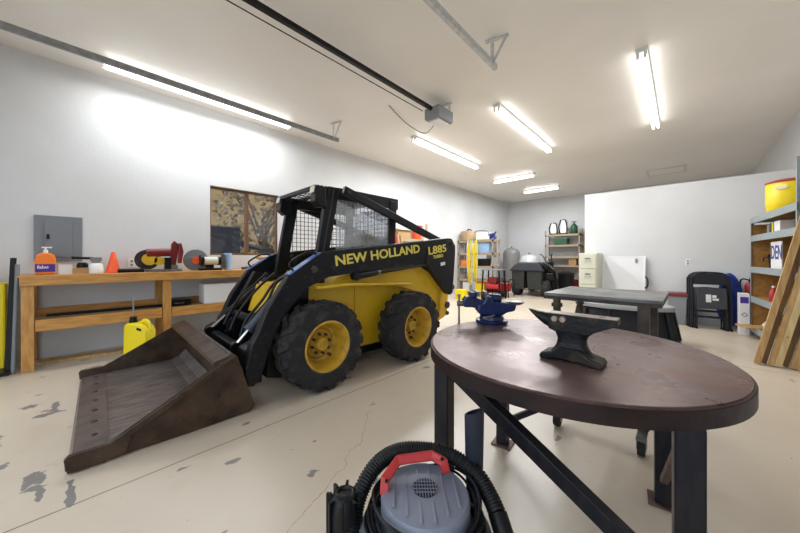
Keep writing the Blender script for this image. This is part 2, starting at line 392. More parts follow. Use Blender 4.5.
# ---------------------------------------------------------------- ceiling lights
def lamp(cx, cy, L, along, label, watt=1.0, z=ZC):
    t = thing('ceiling_light', label, 'ceiling light', (cx, cy, z), 0 if along == 'y' else PI/2, 'two-tube strip lights on the ceiling')
    h = L/2
    B().prism([(-.055, 0), (.055, 0), (.055, -.03), (.03, -.05), (-.03, -.05), (-.055, -.03)], -h, h, 'y').make('housing', 'lamp_white', t)
    for s in (-1, 1):
        B().cyl((s*.034, -h+.03, -.09), (s*.034, h-.03, -.09), .017, seg=12).make('tube', 'tube', t, smooth=60)
        for e in (-1, 1): B().span(s*.034-.014, e*(h-.03)-.012, -.112, s*.034+.014, e*(h-.03)+.012, -.03).make('lamp_holder', 'lamp_white', t)
    ld = bpy.data.lights.new('strip_glow', 'AREA'); ld.shape = 'RECTANGLE'; ld.size = .12; ld.size_y = L-.1; ld.energy = LAMP_W*L*watt; ld.color = (.95, .98, 1)
    lo = bpy.data.objects.new('strip_glow', ld); C.objects.link(lo); lo.parent = t; lo.location = (0, 0, -.116)
    return t
lamp(-5.17, 1.42, 2.45, 'y', 'lit strip light close to the long white wall, beside the garage door track', .6)
lamp(-3.93, 5.88, 2.6, 'y', 'lit strip light just beyond the garage door opener', 1.5)
lamp(-2.15, 5.85, 2.65, 'y', 'lit strip light in the middle row of three long parallel ones')
lamp(-.345, 5.82, 2.7, 'y', 'lit strip light nearest the right wall, pointing at the partition', .3)
lamp(-3.70, 8.94, 1.25, 'x', 'short lit strip light set crosswise, nearer of the crosswise pair', 1.9)
lamp(-3.60, 11.06, 1.2, 'x', 'short lit strip light set crosswise, farthest back near the back wall', 1.8)
v = thing('ceiling_vent', 'painted rectangular access panel set in the ceiling above the partition', 'ceiling panel', (-.33, 11.25, ZC))
B().span(-.36, -.34, -.012, .36, .34, 0).make('panel', 'ceil', v)
B().span(-.42, -.4, -.02, .42, -.34, 0).span(-.42, .34, -.02, .42, .4, 0).span(-.42, -.34, -.02, -.36, .34, 0).span(.36, -.34, -.02, .42, .34, 0).make('frame', 'wall', v)

# garage door tracks and opener
def track(x, z, m, lab, y1, side):
    t = thing('garage_door_track', lab, 'door track', (x, 0, z), 0, 'garage door tracks')
    b = B()
    for dx, dz, w_, h_ in ((0, 0, .004, .06), (.02*side, .03, .04, .004), (.02*side, -.03, .04, .004)):
        b.span(dx-w_/2, -.5, dz-h_/2, dx+w_/2, y1, dz+h_/2)
    pts = [(0, -.5, 0)]+[(0, -.5-.38*math.sin(a), -.38+.38*math.cos(a)) for a in [PI/2*k/7 for k in range(1, 8)]]+[(0, -.88, -2.9)]
    for a, c in zip(pts, pts[1:]): b.beam(a, c, .012, .06, (1, 0, 0)); b.beam(Vector(a)+Vector((.02*side, 0, .0)), Vector(c)+Vector((.02*side, 0, 0)), .04, .006, (1, 0, 0))
    b.make('rail', m, t)
    B().box(-.01, .45, 0, .012, 1.7, .05).make('angle_reinforcement', m, t) if side > 0 else None
    b = B().beam((0, y1-.12, 0), (0, y1-.12, ZC-z), .04, .006, (0, 1, 0)).beam((0, y1-.10, .0), (.13, y1-.05, ZC-z), .03, .005, (0, 1, 0)).beam((-.08, y1-.12, ZC-z-.01), (.16, y1-.06, ZC-z-.01), .035, .02)
    b.make('hanger', 'galv', t)
    return t
track(-4.58, 3.375, 'darksteel', 'grey curved garage door track over the bench, beside the strip light', 3.27, -1)
track(-1.54, 3.40, 'galv', 'bright galvanised door track with triangular hanger, right of the opener', 3.27, -1)
op = thing('garage_door_opener', 'grey garage door opener box hanging from the ceiling with long black rail', 'garage door opener', (-2.80, 3.9, ZC))
B().span(-.14, -.2, -.30, .14, .2, -.12).make('motor_box', 'greyplastic', op, bevel=.02)
B().span(-.09, -.15, -.335, .09, .15, -.30).make('light_cover', 'white', op, bevel=.01)
B().span(-.022, -5.0, -.18, .022, -.2, -.13).make('rail', 'black', op)
B().tube([(-.09, -5, -.2), (-.09, -.3, -.2)], .006, 6, 0).make('chain', 'black', op)
B().beam((-.13, .1, -.12), (-.13, .1, 0), .03, .004, (0, 1, 0)).beam((.13, .1, -.12), (.13, .1, 0), .03, .004, (0, 1, 0)).span(-.16, .08, -.02, .16, .12, 0).make('bracket', 'galv', op)
B().tube([(-.12, .1, -.2), (-.5, .3, -.24), (-.72, .1, -.1), (-.66, -.35, -.02), (-.62, -.5, 0)], .006, 6).make('power_cord', 'black', op)

# ---------------------------------------------------------------- wall fittings, left
ep = thing('electrical_panel', 'grey breaker panel mounted on the white wall above the bench', 'electrical panel', (XL, -.15, 1.18))
B().span(0, -.2, 0, .02, .2, .56).make('cover', 'grey', ep, bevel=.004)
B().span(.02, -.115, .05, .03, .115, .5).make('door', 'grey', ep, bevel=.003)
B().span(.03, -.10, .27, .036, -.075, .33).make('latch', 'blackplastic', ep)
def outlet(name, lab, loc, rz):
    t = thing(name, lab, 'outlet', loc, rz)
    B().span(-.037, -.004, -.06, .037, 0, .06).make('cover_plate', 'white', t, bevel=.002)
    for z in (-.025, .025): B().cyl((0, -.007, z), (0, -.004, z), .017, seg=16).make('receptacle', 'greyplastic', t)
outlet('wall_outlet', 'white outlet on the wall behind the bench, left of the red chop saw', (XL, .53, 1.15), PI/2)
outlet('wall_outlet', 'white outlet on the partition wall left of the folding chairs', (.08, YP, 1.14), 0)

# ---------------------------------------------------------------- pine bench
BX0, BX1, BY0, BY1, BZ = XL+.01, -5.10, -.41, 3.35, 1.03
bn = thing('workbench', 'long pine workbench with open lower shelf along the white wall', 'workbench', (0, 0, 0))
B().span(BX0, BY0-.02, BZ-.018, BX1+.04, BY1, BZ).make('worktop', 'pine', bn, bevel=.003)
B().span(BX1, BY0, BZ-.107, BX1+.038, BY1, BZ-.018).make('front_apron', 'pine', bn, bevel=.003)
B().span(BX0, BY0, BZ-.107, BX0+.038, BY1, BZ-.018).make('rear_apron', 'pine', bn)
for y in (BY0, .785, 2.0, 3.2):
    B().span(BX1-.038, y+.008, 0, BX1, y+.098, BZ-.107 if y > BY0 else BZ-.02).make('leg', 'pinez', bn, bevel=.003)
    B().span(BX0, y, 0, BX0+.038, y+.09, BZ-.1).make('leg', 'pinez', bn)
B().span(BX1-.0, BY0+.106, .42, BX1-.036, .784, .545).span(BX1, .891, .42, BX1-.036, 1.999, .545).span(BX1, 2.106, .42, BX1-.036, BY1, .545).make('shelf_rail', 'pine', bn, bevel=.003)
B().span(BX0, BY0, .42, BX0+.036, BY1, .62).make('rear_shelf_rail', 'pine', bn)
B().span(BX0+.036, BY0, .52, BX1-.04, BY1, .535).make('lower_shelf', 'ply', bn)
tag(B().box(-5.38, .2, .012, .14, 1.0, .024, rz=-.12).make('floor_plank', 'lumber'), 'loose pine plank lying on the floor under the bench', 'plank')

# things on the bench
so = thing('hand_soap_jug', 'orange hand soap jug with white pump at the left end of the bench', 'soap jug', (-5.38, -.245, BZ))
B().prism([(-.078, 0), (.078, 0), (.08, .17), (.065, .225), (.03, .25), (-.03, .25), (-.065, .225), (-.08, .17)], -.055, .055, 'x').make('bottle', 'orange', so, bevel=.02)
B().span(.0552, -.075, .03, .057, .075, .12).make('bottle_label', 'textpurple', so, label='purple wrap label')
B().cyl((0, 0, .25), (0, 0, .285), .02).span(-.008, -.008, .28, .008, .008, .315).span(-.012, -.03, .305, .012, .05, .32).make('pump', 'white', so)
text('brand_text', 'fabo', .05, 'white', so, Matrix.Translation((.058, -.06, .07)) @ Matrix.Rotation(PI/2, 4, 'Z') @ Matrix.Rotation(PI/2, 4, 'X'), off=.001)
tag(B().box(-5.40, -.09, BZ+.055, .09, .11, .11).make('product_box', 'paper'), 'small white and pink carton right of the orange soap jug', 'box')
tag(B().box(-5.36, .03, BZ+.035, .08, .13, .07).make('drill_bit_box', 'kraft'), 'low brown box between white carton and white paint sprayer', 'box')
tag(B().lathe([(.045, 0), (.052, .01), (.052, .10), (.04, .13), (.02, .135)], (-5.46, .05, BZ), seg=20).make('black_jar', 'blackplastic', smooth=50), 'squat black jar behind the low brown box on the bench', 'jar')
sp = thing('pump_sprayer', 'white paint sprayer cup with black trigger handle beside the orange cone', 'sprayer', (-5.36, .165, BZ))
sp.scale = (1.15, 1.15, 1.2)
B().lathe([(.06, 0), (.065, .01), (.055, .09), (.035, .105)], seg=24).make('cup', 'white', sp, smooth=50)
B().cyl((0, 0, .105), (0, 0, .135), .035).box(0, 0, .145, .05, .09, .04).make('gun_body', 'grey', sp)
B().cyl((0, -.02, .155), (0, -.17, .16), .013).span(-.012, -.18, .145, .012, -.16, .175).make('nozzle', 'blackplastic', sp)
co = thing('safety_cone', 'small orange safety cone standing on the bench', 'cone', (-5.40, .325, BZ))
co.scale = (1.15, 1.15, 1.25)
B().lathe([(.062, .012), (.018, .205), (.012, .215)], seg=28).make('cone_body', 'cone', co, smooth=50)
B().box(0, 0, .006, .15, .13, .012).make('base', 'cone', co, bevel=.004)
tb = thing('grease_gun', 'black cylindrical tool lying along the bench left of the red saw', 'grease gun', (-5.3, .52, BZ))
B().cyl((0, -.16, .026), (0, .10, .026), .026).make('barrel', 'blackplastic', tb, smooth=50)
B().cyl((0, .10, .026), (0, .15, .026), .016).make('end_cap', 'steel', tb)
cs = thing('chop_saw', 'red abrasive chop saw with dark cutting disc on the bench', 'chop saw', (-5.36, .84, BZ))
cs.scale = (1.15,)*3
B().span(-.13, -.16, 0, .15, .16, .03).span(-.05, .02, .03, .08, .13, .08).make('base', 'steel', cs, bevel=.006)
B().cyl((-.06, -.15, .145), (-.045, -.15, .145), .118, seg=48).make('cutting_disc', 'cartleg', cs, smooth=50, label='dark abrasive disc')
B().cyl((.05, -.17, .225), (.05, .06, .235), .048).make('motor', 'darkred', cs, smooth=50)
B().cyl((.0, -.14, .15), (.07, -.14, .15), .07).cyl((0, -.05, .13), (.07, -.05, .13), .05).make('blade_guard', 'yellow', cs, smooth=50, label='yellow guard')
B().prism([(.05, .04), (.11, .04), (.13, .2), (.14, .34), (.10, .38), (.07, .34), (.06, .2)], .02, .06, 'x').prism([(.13, .1), (.17, .1), (.19, .25), (.17, .35), (.14, .35)], .03, .08, 'x').make('handle', 'darkred', cs, bevel=.008)
B().box(.06, .03, .1, .07, .06, .14).make('pivot_bracket', 'blackplastic', cs)
bg = thing('bench_grinder', 'bench grinder with large grey wheel and white motor right of the red saw', 'bench grinder', (-5.38, 1.38, BZ))
bg.scale = (1.12,)*3
B().span(-.08, -.10, 0, .08, .17, .03).box(0, .03, .06, .08, .09, .07).make('base', 'blackplastic', bg, bevel=.006)
B().cyl((-.06, -.12, .14), (-.04, -.12, .14), .145, seg=40).make('grinding_wheel', 'grey', bg, smooth=50)
B().cyl((-.039, -.12, .14), (-.03, -.12, .14), .05).make('wheel_label', 'cone', bg)
B().cyl((.02, -.05, .13), (.02, .12, .13), .055).make('motor', 'cream', bg, smooth=50)
B().cyl((.02, -.09, .14), (.02, -.05, .14), .07).make('wheel_guard', 'black', bg, smooth=50)
B().cyl((.02, .12, .13), (.02, .20, .13), .06).make('wheel_guard', 'black', bg, smooth=50)
B().box(.06, .18, .12, .05, .05, .2).make('tool_rest', 'steel', bg)
pt = thing('paper_towel_roll', 'blue paper towel roll standing on the bench under the window', 'paper roll', (-5.40, 1.68, BZ))
B().lathe([(.055, 0), (.06, .005), (.06, .262), (.055, .267)], seg=28).make('paper', 'lightblue', pt, smooth=40)
B().cyl((0, 0, .262), (0, 0, .268), .02).make('core', 'kraft', pt)
gl = tag(B().tube([(-5.3, 1.86, BZ+.02), (-5.34, 2.0, BZ+.03), (-5.3, 2.1, BZ+.02), (-5.38, 2.2, BZ+.025)], .02, 8).make('air_hose_end', 'blackplastic'), 'short black hose piece lying on bench near the blue roll', 'hose')
bkt = thing('cordless_drill', 'dark cordless drill standing on the bench below the right window pane', 'drill', (-5.42, 2.3, BZ))
B().span(-.04, -.05, 0, .04, .07, .06).make('battery', 'blackplastic', bkt, bevel=.006)
B().beam((0, 0, .06), (0, .02, .17), .035, .045, (1, 0, 0)).make('grip', 'blackplastic', bkt)
B().cyl((0, -.12, .19), (0, .08, .19), .035).cyl((0, -.17, .19), (0, -.12, .19), .018).make('drill_body', 'kraft', bkt, smooth=50)
# things on the lower shelf
tag(B().beam((-5.42, -.24, .552), (-5.36, 1.05, .555), .05, .03).make('long_black_bar', 'blackplastic'), 'long black bar lying on the lower shelf of the bench', 'bar')
tc_ = thing('tool_case', 'flat black tool case on the lower shelf beside the white box', 'tool case', (-5.4, .98, .535))
B().span(-.15, -.12, 0, .15, .17, .09).make('case_body', 'blackplastic', tc_, bevel=.012)
B().tube([(.15, -.03, .045), (.18, -.02, .045), (.18, .06, .045), (.15, .07, .045)], .007, 8, 3).make('handle', 'steel', tc_)
tag(B().span(-5.5, 1.30, .535, -5.2, 1.88, .83).make('foam_cooler', 'white', bevel=.01), 'white box on the lower bench shelf behind the loader bucket', 'box')
# fuel can
fc = thing('fuel_jug', 'tall yellow fuel jug with black cap between bench and bucket', 'fuel can', (-4.93, .535, 0), .75)
fc.scale = (.86, .86, .98)
B().prism([(-.16, .0), (.16, .0), (.17, .05), (.17, .33), (.12, .40), (.02, .43), (-.12, .43), (-.16, .40), (-.17, .05)], -.09, .09, 'y').make('jug_body', 'jug', fc, bevel=.025, smooth=60)
B().cyl((-.09, 0, .42), (-.09, 0, .455), .05).cyl((-.09, 0, .455), (-.09, 0, .50), .042).make('cap', 'blackplastic', fc)
B().cyl((-.09, 0, .50), (-.09, 0, .72), .008).sphere((-.09, 0, .73), .018).make('spout', 'greyplastic', fc)
B().tube([(.03, 0, .425), (.07, 0, .455), (.13, 0, .43), (.165, 0, .33)], .022, 10).make('handle', 'jug', fc, smooth=60)
B().prism([(.03, .35), (.10, .33), (.10, .36), (.04, .38)], -.092, .092, 'y').make('handle_recess', 'blackplastic', fc)

# things leaning left of the bench
tc = thing('tool_case', 'tall yellow plastic case standing at the far left edge by the bench', 'case', (-5.42, -.62, 0))
B().span(-.1, -.14, 0, .1, .10, .95).make('case_shell', 'jug', tc, bevel=.02)
B().tube([(0, -.08, .95), (0, -.07, 1.08), (0, .02, 1.08), (0, .04, .95)], .014, 8, 3).make('handle', 'orange', tc)
tag(B().beam((-5.22, -.5, 0), (-5.35, -.47, 1.22), .05, .012, (0, 1, 0)).beam((-5.20, -.5, 0), (-5.33, -.47, 1.22), .01, .045, (0, 1, 0)).make('slotted_steel_post', 'black'), 'dark slotted steel post leaning left of the bench', 'post')
tag(B().cyl((-5.14, -.455, 0), (-5.30, -.44, 1.15), .018).make('grey_pipe', 'grey'), 'grey pipe leaning against the left end of the bench', 'pipe')
tag(B().box(-5.25, -.53, .02, .3, .10, .04).make('black_foot_plate', 'blackplastic'), 'black flat block on the floor left of the bench', 'block')

# ---------------------------------------------------------------- skid steer loader: local x = rearwards, y = away, z = up
sk = thing('skid_steer_loader', 'yellow and black skid steer loader with bucket down, parked beside the bench', 'skid steer loader', (-2.35, 1.53, 0), math.radians(88))
WB, TW, R = 1.225, .29, .41
def tire_mesh():
    b = B(); h = TW/2
    prof = [(.215, -h+.03), (.235, -h+.005), (.30, -h-.004), (.355, -h+.002), (.384, -h+.028), (.392, 0), (.384, h-.028), (.355, h-.002), (.30, h+.004), (.235, h-.005), (.215, h-.03), (.205, 0)]
    prof.append(prof[0]); b.lathe(prof, ax='y', seg=56, cap=False)
    n = 17
    for sgn in (-1, 1):
        for k in range(n):
            a0 = 2*PI*(k+(.5 if sgn > 0 else 0))/n
            # chevron lug: crosses from shoulder to past the centre
            pa = []
            for (y, da, z0, z1, wd) in ((sgn*(h+.001), -.03, .350, .396, .062), (sgn*(h-.03), 0, .375, .410, .064), (sgn*.05, .10, .385, .411, .05), (-sgn*.02, .17, .385, .410, .042)):
                pa.append((y, a0+da, z0, z1, wd))
            V = []
            for y, a, z0, z1, wd in pa:
                ring = []
                for (rr, ww) in ((z0, wd*1.25), (z1, wd)):
                    for e in (-1, 1):
                        aa = a+e*ww/2/rr; ring.append(b.bm.verts.new((rr*math.cos(aa), y, rr*math.sin(aa))))
                V.append(ring)
            for p, q in zip(V, V[1:]):
                for i, j in ((0, 1), (1, 3), (3, 2), (2, 0)): b.bm.faces.new((p[i], p[j], q[j], q[i]))
            b.bm.faces.new((V[0][0], V[0][1], V[0][3], V[0][2])); b.bm.faces.new((V[-1][0], V[-1][2], V[-1][3], V[-1][1]))
    return b
tire = tire_mesh().make('tire', 'rubber', sk, (.045, .01+TW/2, R), smooth=35)
rim = B().lathe([(.226, -.125), (.236, -.133), (.236, -.14), (.218, -.142), (.206, -.12), (.196, -.09), (.188, -.01), (.175, .03), (.15, .04), (.13, .02), (.04, .02), (.04, .05), (.20, .07), (.215, .12), (.224, .12)], ax='y', seg=48, cap=False).make('rim', 'rimyellow', tire, smooth=40)
hub = B().lathe([(.105, .0), (.105, -.02), (.075, -.025), (.062, -.065), (.055, -.073), (0.001, -.075)], (0, .03, 0), 'y', 32).make('hub', 'rimyellow', tire, smooth=35)
for k in range(8):
    a = 2*PI*k/8+.2; B().cyl((.092*math.cos(a), -.02, .092*math.sin(a)), (.092*math.cos(a), .015, .092*math.sin(a)), .013, seg=6).make('lug_nut', 'cartleg', tire)
B().cyl((.165*math.cos(-.9), -.0, .165*math.sin(-.9)), (.165*math.cos(-.9), .04, .165*math.sin(-.9)), .016, seg=12).make('valve', 'rust', tire)
for (x, y, flip) in ((WB, -.045+TW/2, 0), (0, 1.79-TW/2, 1), (WB, 1.79-TW/2, 1)):
    c = copy_tree(tire, sk); c.location = (x, y, R); c.rotation_euler = (0, .35*x, PI if flip else 0)
# chassis
B().prism([(-.10, .42), (.0, .22), (2.0, .2), (2.12, .3), (2.12, .78), (1.9, .94), (-.10, .94)], .34, 1.46, 'y').make('chassis', 'yellow', sk, bevel=.015)
B().span(.57, .325, .235, .60, .34, .92).span(.45, .332, .70, .72, .3399, .715).make('side_weld_flange', 'yellow', sk)
B().prism([(.0, .955), (.36, .965), (1.30, .91), (1.30, .893), (.36, .94), (.0, .93)], .12, .42, 'y').make('fender', 'yellow', sk, bevel=.004)
B().prism([(.0, .955), (.36, .965), (1.30, .91), (1.30, .893), (.36, .94), (.0, .93)], 1.38, 1.68, 'y').make('fender', 'yellow', sk, bevel=.004)
B().prism([(.2, .94), (.3, 1.02), (.9, 1.13), (1.55, 1.13), (1.98, .92), (2.0, .78), (1.85, .70), (1.2, .86)], .26, 1.54, 'y').make('upper_body', 'yellow', sk, bevel=.012)
B().prism([(1.15, 1.05), (1.15, 1.34), (1.95, 1.34), (2.18, 1.1), (2.22, .85), (1.9, .85)], .42, 1.38, 'y').make('engine_hood', 'black', sk, bevel=.03)
B().prism([(2.05, .30), (2.26, .36), (2.30, .74), (2.1, .80)], .30, 1.50, 'y').make('rear_door', 'yellow', sk, bevel=.03)
B().prism([(2.1, .66), (2.32, .60), (2.42, .66), (2.36, .78), (2.15, .80)], .42, 1.38, 'y').make('rear_bumper', 'yellow', sk, bevel=.02)
B().cyl((2.24, .28, .52), (2.24, .30, .52), .05).cyl((2.24, .28, .40), (2.24, .30, .40), .03).make('tail_lamp', 'cartleg', sk)
for yy in (.32, 1.38): B().prism([(-.40, .16), (-.26, .12), (-.02, .24), (.02, 1.02), (-.12, 1.06), (-.32, .7)], yy, yy+.10, 'y').make('front_upright', 'black', sk, bevel=.01)
B().prism([(-.20, .24), (-.10, .24), (-.02, .9), (-.08, .92)], .42, 1.38, 'y').make('front_plate', 'black', sk)
B().prism([(-.24, .62), (-.14, .62), (-.06, .90), (-.14, .92)], .52, 1.28, 'y').make('foot_panel', 'yellow', sk, bevel=.01)
B().span(-.1, .42, .10, 2.0, 1.38, .24).make('belly_pan', 'black', sk)
# loader arms
ARM = [(.06, 1.275), (2.08, 1.508), (2.16, 1.50), (2.25, 1.40), (2.25, 1.30), (2.19, .72), (2.13, .69), (2.07, .72), (1.66, 1.10), (1.60, 1.155), (.42, 1.06), (.14, 1.035), (-.09, .945), (-.32, .70), (-.41, .51), (-.50, .24), (-.56, .18), (-.615, .20), (-.625, .34), (-.575, .52), (-.53, .60), (-.45, .79), (-.27, 1.06)]
arms = []
for (a, b2) in ((.15, .25), (1.55, 1.65)):
    dx = 0 if a < 1 else .12
    arm = B().prism([(u+dx, w_) if u < .3 else (u, w_) for u, w_ in ARM], a, b2, 'y').make('loader_arm', 'scuffblack', sk, bevel=.012); arms.append(arm)
    out = -1 if a < 1 else 1; yo = a if out < 0 else b2
    B().cyl((-.03, yo, 1.115), (-.03, yo+out*.012, 1.115), .034).cyl((2.17, yo, .80), (2.17, yo+out*.015, .80), .036).cyl((2.16, yo, 1.42), (2.16, yo+out*.012, 1.42), .03).make('pivot_pin', 'cartleg', arm, smooth=40)
    B().prism([(1.56, 1.16), (1.62, 1.34), (1.64, 1.34), (2.12, .70), (2.07, .70)], yo, yo+out*.008, 'y').make('gusset_plate', 'scuffblack', arm)
    # grab handle on the arm shoulder
    yc = (a+b2)/2
    B().tube([(-.20+dx, yc, 1.10), (-.24+dx, yc, 1.17), (-.10+dx, yc, 1.26), (.0+dx, yc, 1.27), (.03+dx, yc, 1.235)], .011, 8, 5).make('grab_handle', 'black', arm, smooth=60)
    B().prism([(-.25+dx, 1.072), (.02+dx, 1.252), (.03+dx, 1.262), (-.27+dx, 1.075)], yc-.045, yc+.045, 'y').make('step_pad', 'skyreflect', arm, label='strip coloured with reflected sky blue')
# decals on the near arm
sl = math.atan2(.16, 1.23)
MW = Matrix.Translation((.20, .1495, 1.142)) @ Matrix.Rotation(-sl*.93, 4, 'Y') @ Matrix.Rotation(PI/2, 4, 'X')
text('arm_lettering', 'NEW HOLLAND', .142, 'textyellow', arms[0], MW, .0015, .0035, 1.225)
MW = Matrix.Translation((1.615, .1395, 1.262)) @ Matrix.Rotation(-.13, 4, 'Y') @ Matrix.Rotation(PI/2, 4, 'X')
text('arm_lettering', 'L885', .145, 'textyellow', arms[0], MW, .0015, .003, 1.42)
MW = Matrix.Translation((1.72, .1395, 1.21)) @ Matrix.Rotation(-.13, 4, 'Y') @ Matrix.Rotation(PI/2, 4, 'X')
text('arm_lettering', 'TURBO', .058, 'textyellow', arms[0], MW, .001, .002, 1.15)
B().box(1.93, .139, 1.14, .10, .003, .045, ry=-.13).make('sticker', 'paper', arms[0])
# cross tube of the arms, attachment plate
B().cyl((-.36, .25, .60), (-.36, 1.55, .60), .045).make('cross_tube', 'black', sk, smooth=40)
B().prism([(-.60, .12), (-.50, .10), (-.50, .42), (-.60, .44)], .36, 1.44, 'y').make('quick_attach_plate', 'scuffblack', sk, bevel=.01)
for y in (.25, 1.37): B().prism([(-.62, .16), (-.46, .16), (-.44, .34), (-.50, .5), (-.60, .46)], y, y+.18, 'y').make('attach_bracket', 'black', sk, bevel=.01)
# hydraulic cylinders
def cylinder(y, p, q, r0, r1, k):
    p = Vector((p[0], y, p[1])); q = Vector((q[0], y, q[1])); m = p.lerp(q, k)
    c = B().cyl(m, q, r0).cyl(m, m.lerp(q, .06), r0*1.2).cyl((q.x, y-.03, q.z), (q.x, y+.03, q.z), r0*1.2).make('hydraulic_cylinder', 'cylgrey' if y < 1 else 'black', sk, smooth=40)
    B().cyl(p, m, r1).make('piston_rod', 'chrome', c, smooth=40)
    B().cyl((p.x, y-.035, p.z), (p.x, y+.035, p.z), r1*2.2).make('rod_eye', 'black', c, smooth=40)
    return c
for y in (.47, 1.33):
    cylinder(y, (-.61, .45), (-.16 if y < 1 else .02, .93 if y < 1 else .98), .042, .018, .25)
for y in (.20, 1.60):
    c = B().cyl((.72, y-.03 if y < 1 else y+.03, 1.055), (1.75, y-.03 if y < 1 else y+.03, 1.148), .021).make('hydraulic_cylinder', 'black', sk, smooth=40)
    yy = y-.03 if y < 1 else y+.03
    B().cyl((.50, yy, 1.03), (.74, yy, 1.057), .034).cyl((.46, yy-.03, 1.03), (.46, yy+.03, 1.03), .045).make('cylinder_gland', 'black', c, smooth=40)
    B().cyl((.76, yy, 1.059), (.80, yy, 1.062), .027).make('locknut', 'steel', c)
for i, y in enumerate((.60, .68, .98, 1.20)):
    B().tube([(-.50, y, .45+.02*i), (-.44, y+.02, .62), (-.28-.02*i, y, .80), (-.20, y-.03, .98-.02*i), (-.05, y, 1.05)], .014, 8, 5).make('hydraulic_hose', 'hose', sk, smooth=60)
# cab
cabt, cabb = .40, 1.40
LEAN = (.245, .335)
for y in (cabt, cabb-.07):
    B().prism([(.09, .95), (.23, .95), (.42, 1.985), (.28, 1.985)], y, y+.07, 'y').make('cab_post', 'black', sk, bevel=.008)
    B().prism([(.150, 1.0), (.165, 1.0), (.355, 1.96), (.34, 1.96)], y-.004 if y < 1 else y+.07, y if y < 1 else y+.074, 'y').make('post_channel', 'hood', sk)
    B().prism([(1.14, 1.1), (1.24, 1.1), (1.30, 1.95), (1.18, 1.95)], y, y+.05, 'y').make('cab_post', 'black', sk, bevel=.006)
    B().prism([(.12, 1.965), (.42, 1.99), (1.33, 1.985), (1.33, 1.85), (.45, 1.86), (.25, 1.85), (.14, 1.86)], y+.01, y+.05, 'y').make('roof_side_rail', 'black', sk, bevel=.006)
B().span(.12, cabt, 1.93, .17, cabb, 1.975).span(.38, cabt+.05, 1.95, .43, cabb-.05, 1.985).make('roof_front_bar', 'black', sk, bevel=.005)
B().span(.72, cabt+.02, 1.965, 1.33, cabb-.02, 1.99).make('roof_panel', 'black', sk, bevel=.006)
g = B()
for i in range(7): g.span(.15, cabt+.1+i*.13, 1.972, .72, cabt+.108+i*.13, 1.98)
for i in range(12): g.span(.16+i*.045, cabt, 1.972, .166+i*.045, cabb, 1.98)
g.make('roof_screen', 'mesh', sk)
def side_screen(y):
    g = B(); z0, z1 = 1.20, 1.87
    n = 15
    for i in range(n+1):
        x = .34+i*(.83/n); g.span(x-.003, y-.003, z0, x+.003, y+.003, z1)
    for i in range(13):
        z = z0+i*(z1-z0)/12; g.span(.32, y-.003, z-.003, 1.18, y+.003, z+.003)
    return g
side_screen(cabt+.035).make('side_screen', 'mesh', sk); side_screen(cabb-.035).make('side_screen', 'mesh', sk)
g = B()
for i in range(16):
    y = cabt+.05+i*.06; g.span(1.2, y-.003, 1.2, 1.206, y+.003, 1.87)
for i in range(12): z = 1.2+i*.058; g.span(1.2, cabt+.05, z-.003, 1.206, cabb-.05, z+.003)
g.make('rear_screen', 'mesh', sk)
B().span(.38, cabt+.012, 1.2, 1.17, cabt+.018, 1.87).make('side_window', 'poly', sk)
B().span(1.215, cabt+.05, 1.2, 1.221, cabb-.05, 1.87).make('rear_window', 'poly', sk)
for (y0, lb) in ((cabt-.03, .085), (cabb-.19, .09)):
    hl = B().prism([(u+lb, w_) for u, w_ in ((.02, 1.80), (.08, 1.745), (.16, 1.76), (.14, 1.965), (.04, 1.97))], y0, y0+.11, 'y').make('headlight', 'black', sk, bevel=.008)
    B().prism([(u+lb, w_) for u, w_ in ((.018, 1.89), (.03, 1.955), (.022, 1.958), (.008, 1.89))], y0+.015, y0+.095, 'y').make('lens', 'lens', hl)
st = B().prism([(.50, .98), (.95, .98), (.95, 1.08), (.50, 1.10)], .65, 1.15, 'y').prism([(.88, 1.06), (.98, 1.06), (1.08, 1.52), (1.0, 1.54)], .65, 1.15, 'y').make('seat', 'blackplastic', sk, bevel=.03)
for y in (.60, 1.2):
    B().tube([(.32, y, .92), (.30, y, 1.12), (.25, y, 1.22)], .012, 8).sphere((.25, y, 1.24), .024).make('control_lever', 'blackplastic', sk, smooth=60)
# lift links
for y in (.27, 1.45):
    l = B().beam((.40, y+.03, 1.945), (2.10, y+.03, 1.45), .05, .092, (0, 0, 1)).make('lift_link', 'scuffblack', sk, bevel=.008)
    B().cyl((.45, y-.005, 1.93), (.45, y+.065, 1.93), .024).make('pivot_pin', 'cartleg', l, smooth=40)
# bucket
bk = B(); T0, T1 = .12, 1.95
inner = [(-1.56, .012), (-1.56, .03), (-.86, .045), (-.76, .07), (-.70, .14), (-.69, .24), (-.72, .38), (-.74, .44), (-.70, .455), (-.66, .38), (-.60, .16), (-.59, .02), (-.9, .0)]
bk.prism(inner, T0+.01, T1-.01, 'y')
bucket = bk.make('bucket', 'bucket', sk)
SIDE = [(-1.58, .02), (-1.585, .09), (-1.57, .106), (-1.41, .108), (-.80, .445), (-.73, .478), (-.69, .46), (-.565, .05), (-.60, .015), (-1.0, .002), (-1.40, .012), (-1.42, -.0)]
for y in (T0, T1-.014):
    B().prism(SIDE, y, y+.014, 'y').make('side_plate', 'bucket', bucket, bevel=.003)
    o = -1 if y < 1 else 1; ys = y if y < 1 else y+.014
    B().prism([(-1.57, .010), (-1.585, .09), (-1.57, .106), (-1.41, .108), (-1.36, .135), (-1.30, .115), (-1.33, .02)], ys, ys+o*.018, 'y').make('side_cutter', 'bucket', bucket, bevel=.003)
    B().prism([(-1.40, .108), (-.80, .438), (-.72, .472), (-.70, .43), (-.80, .40), (-1.34, .10)], ys, ys+o*.022, 'y').make('edge_stiffener', 'bucket', bucket, bevel=.003)
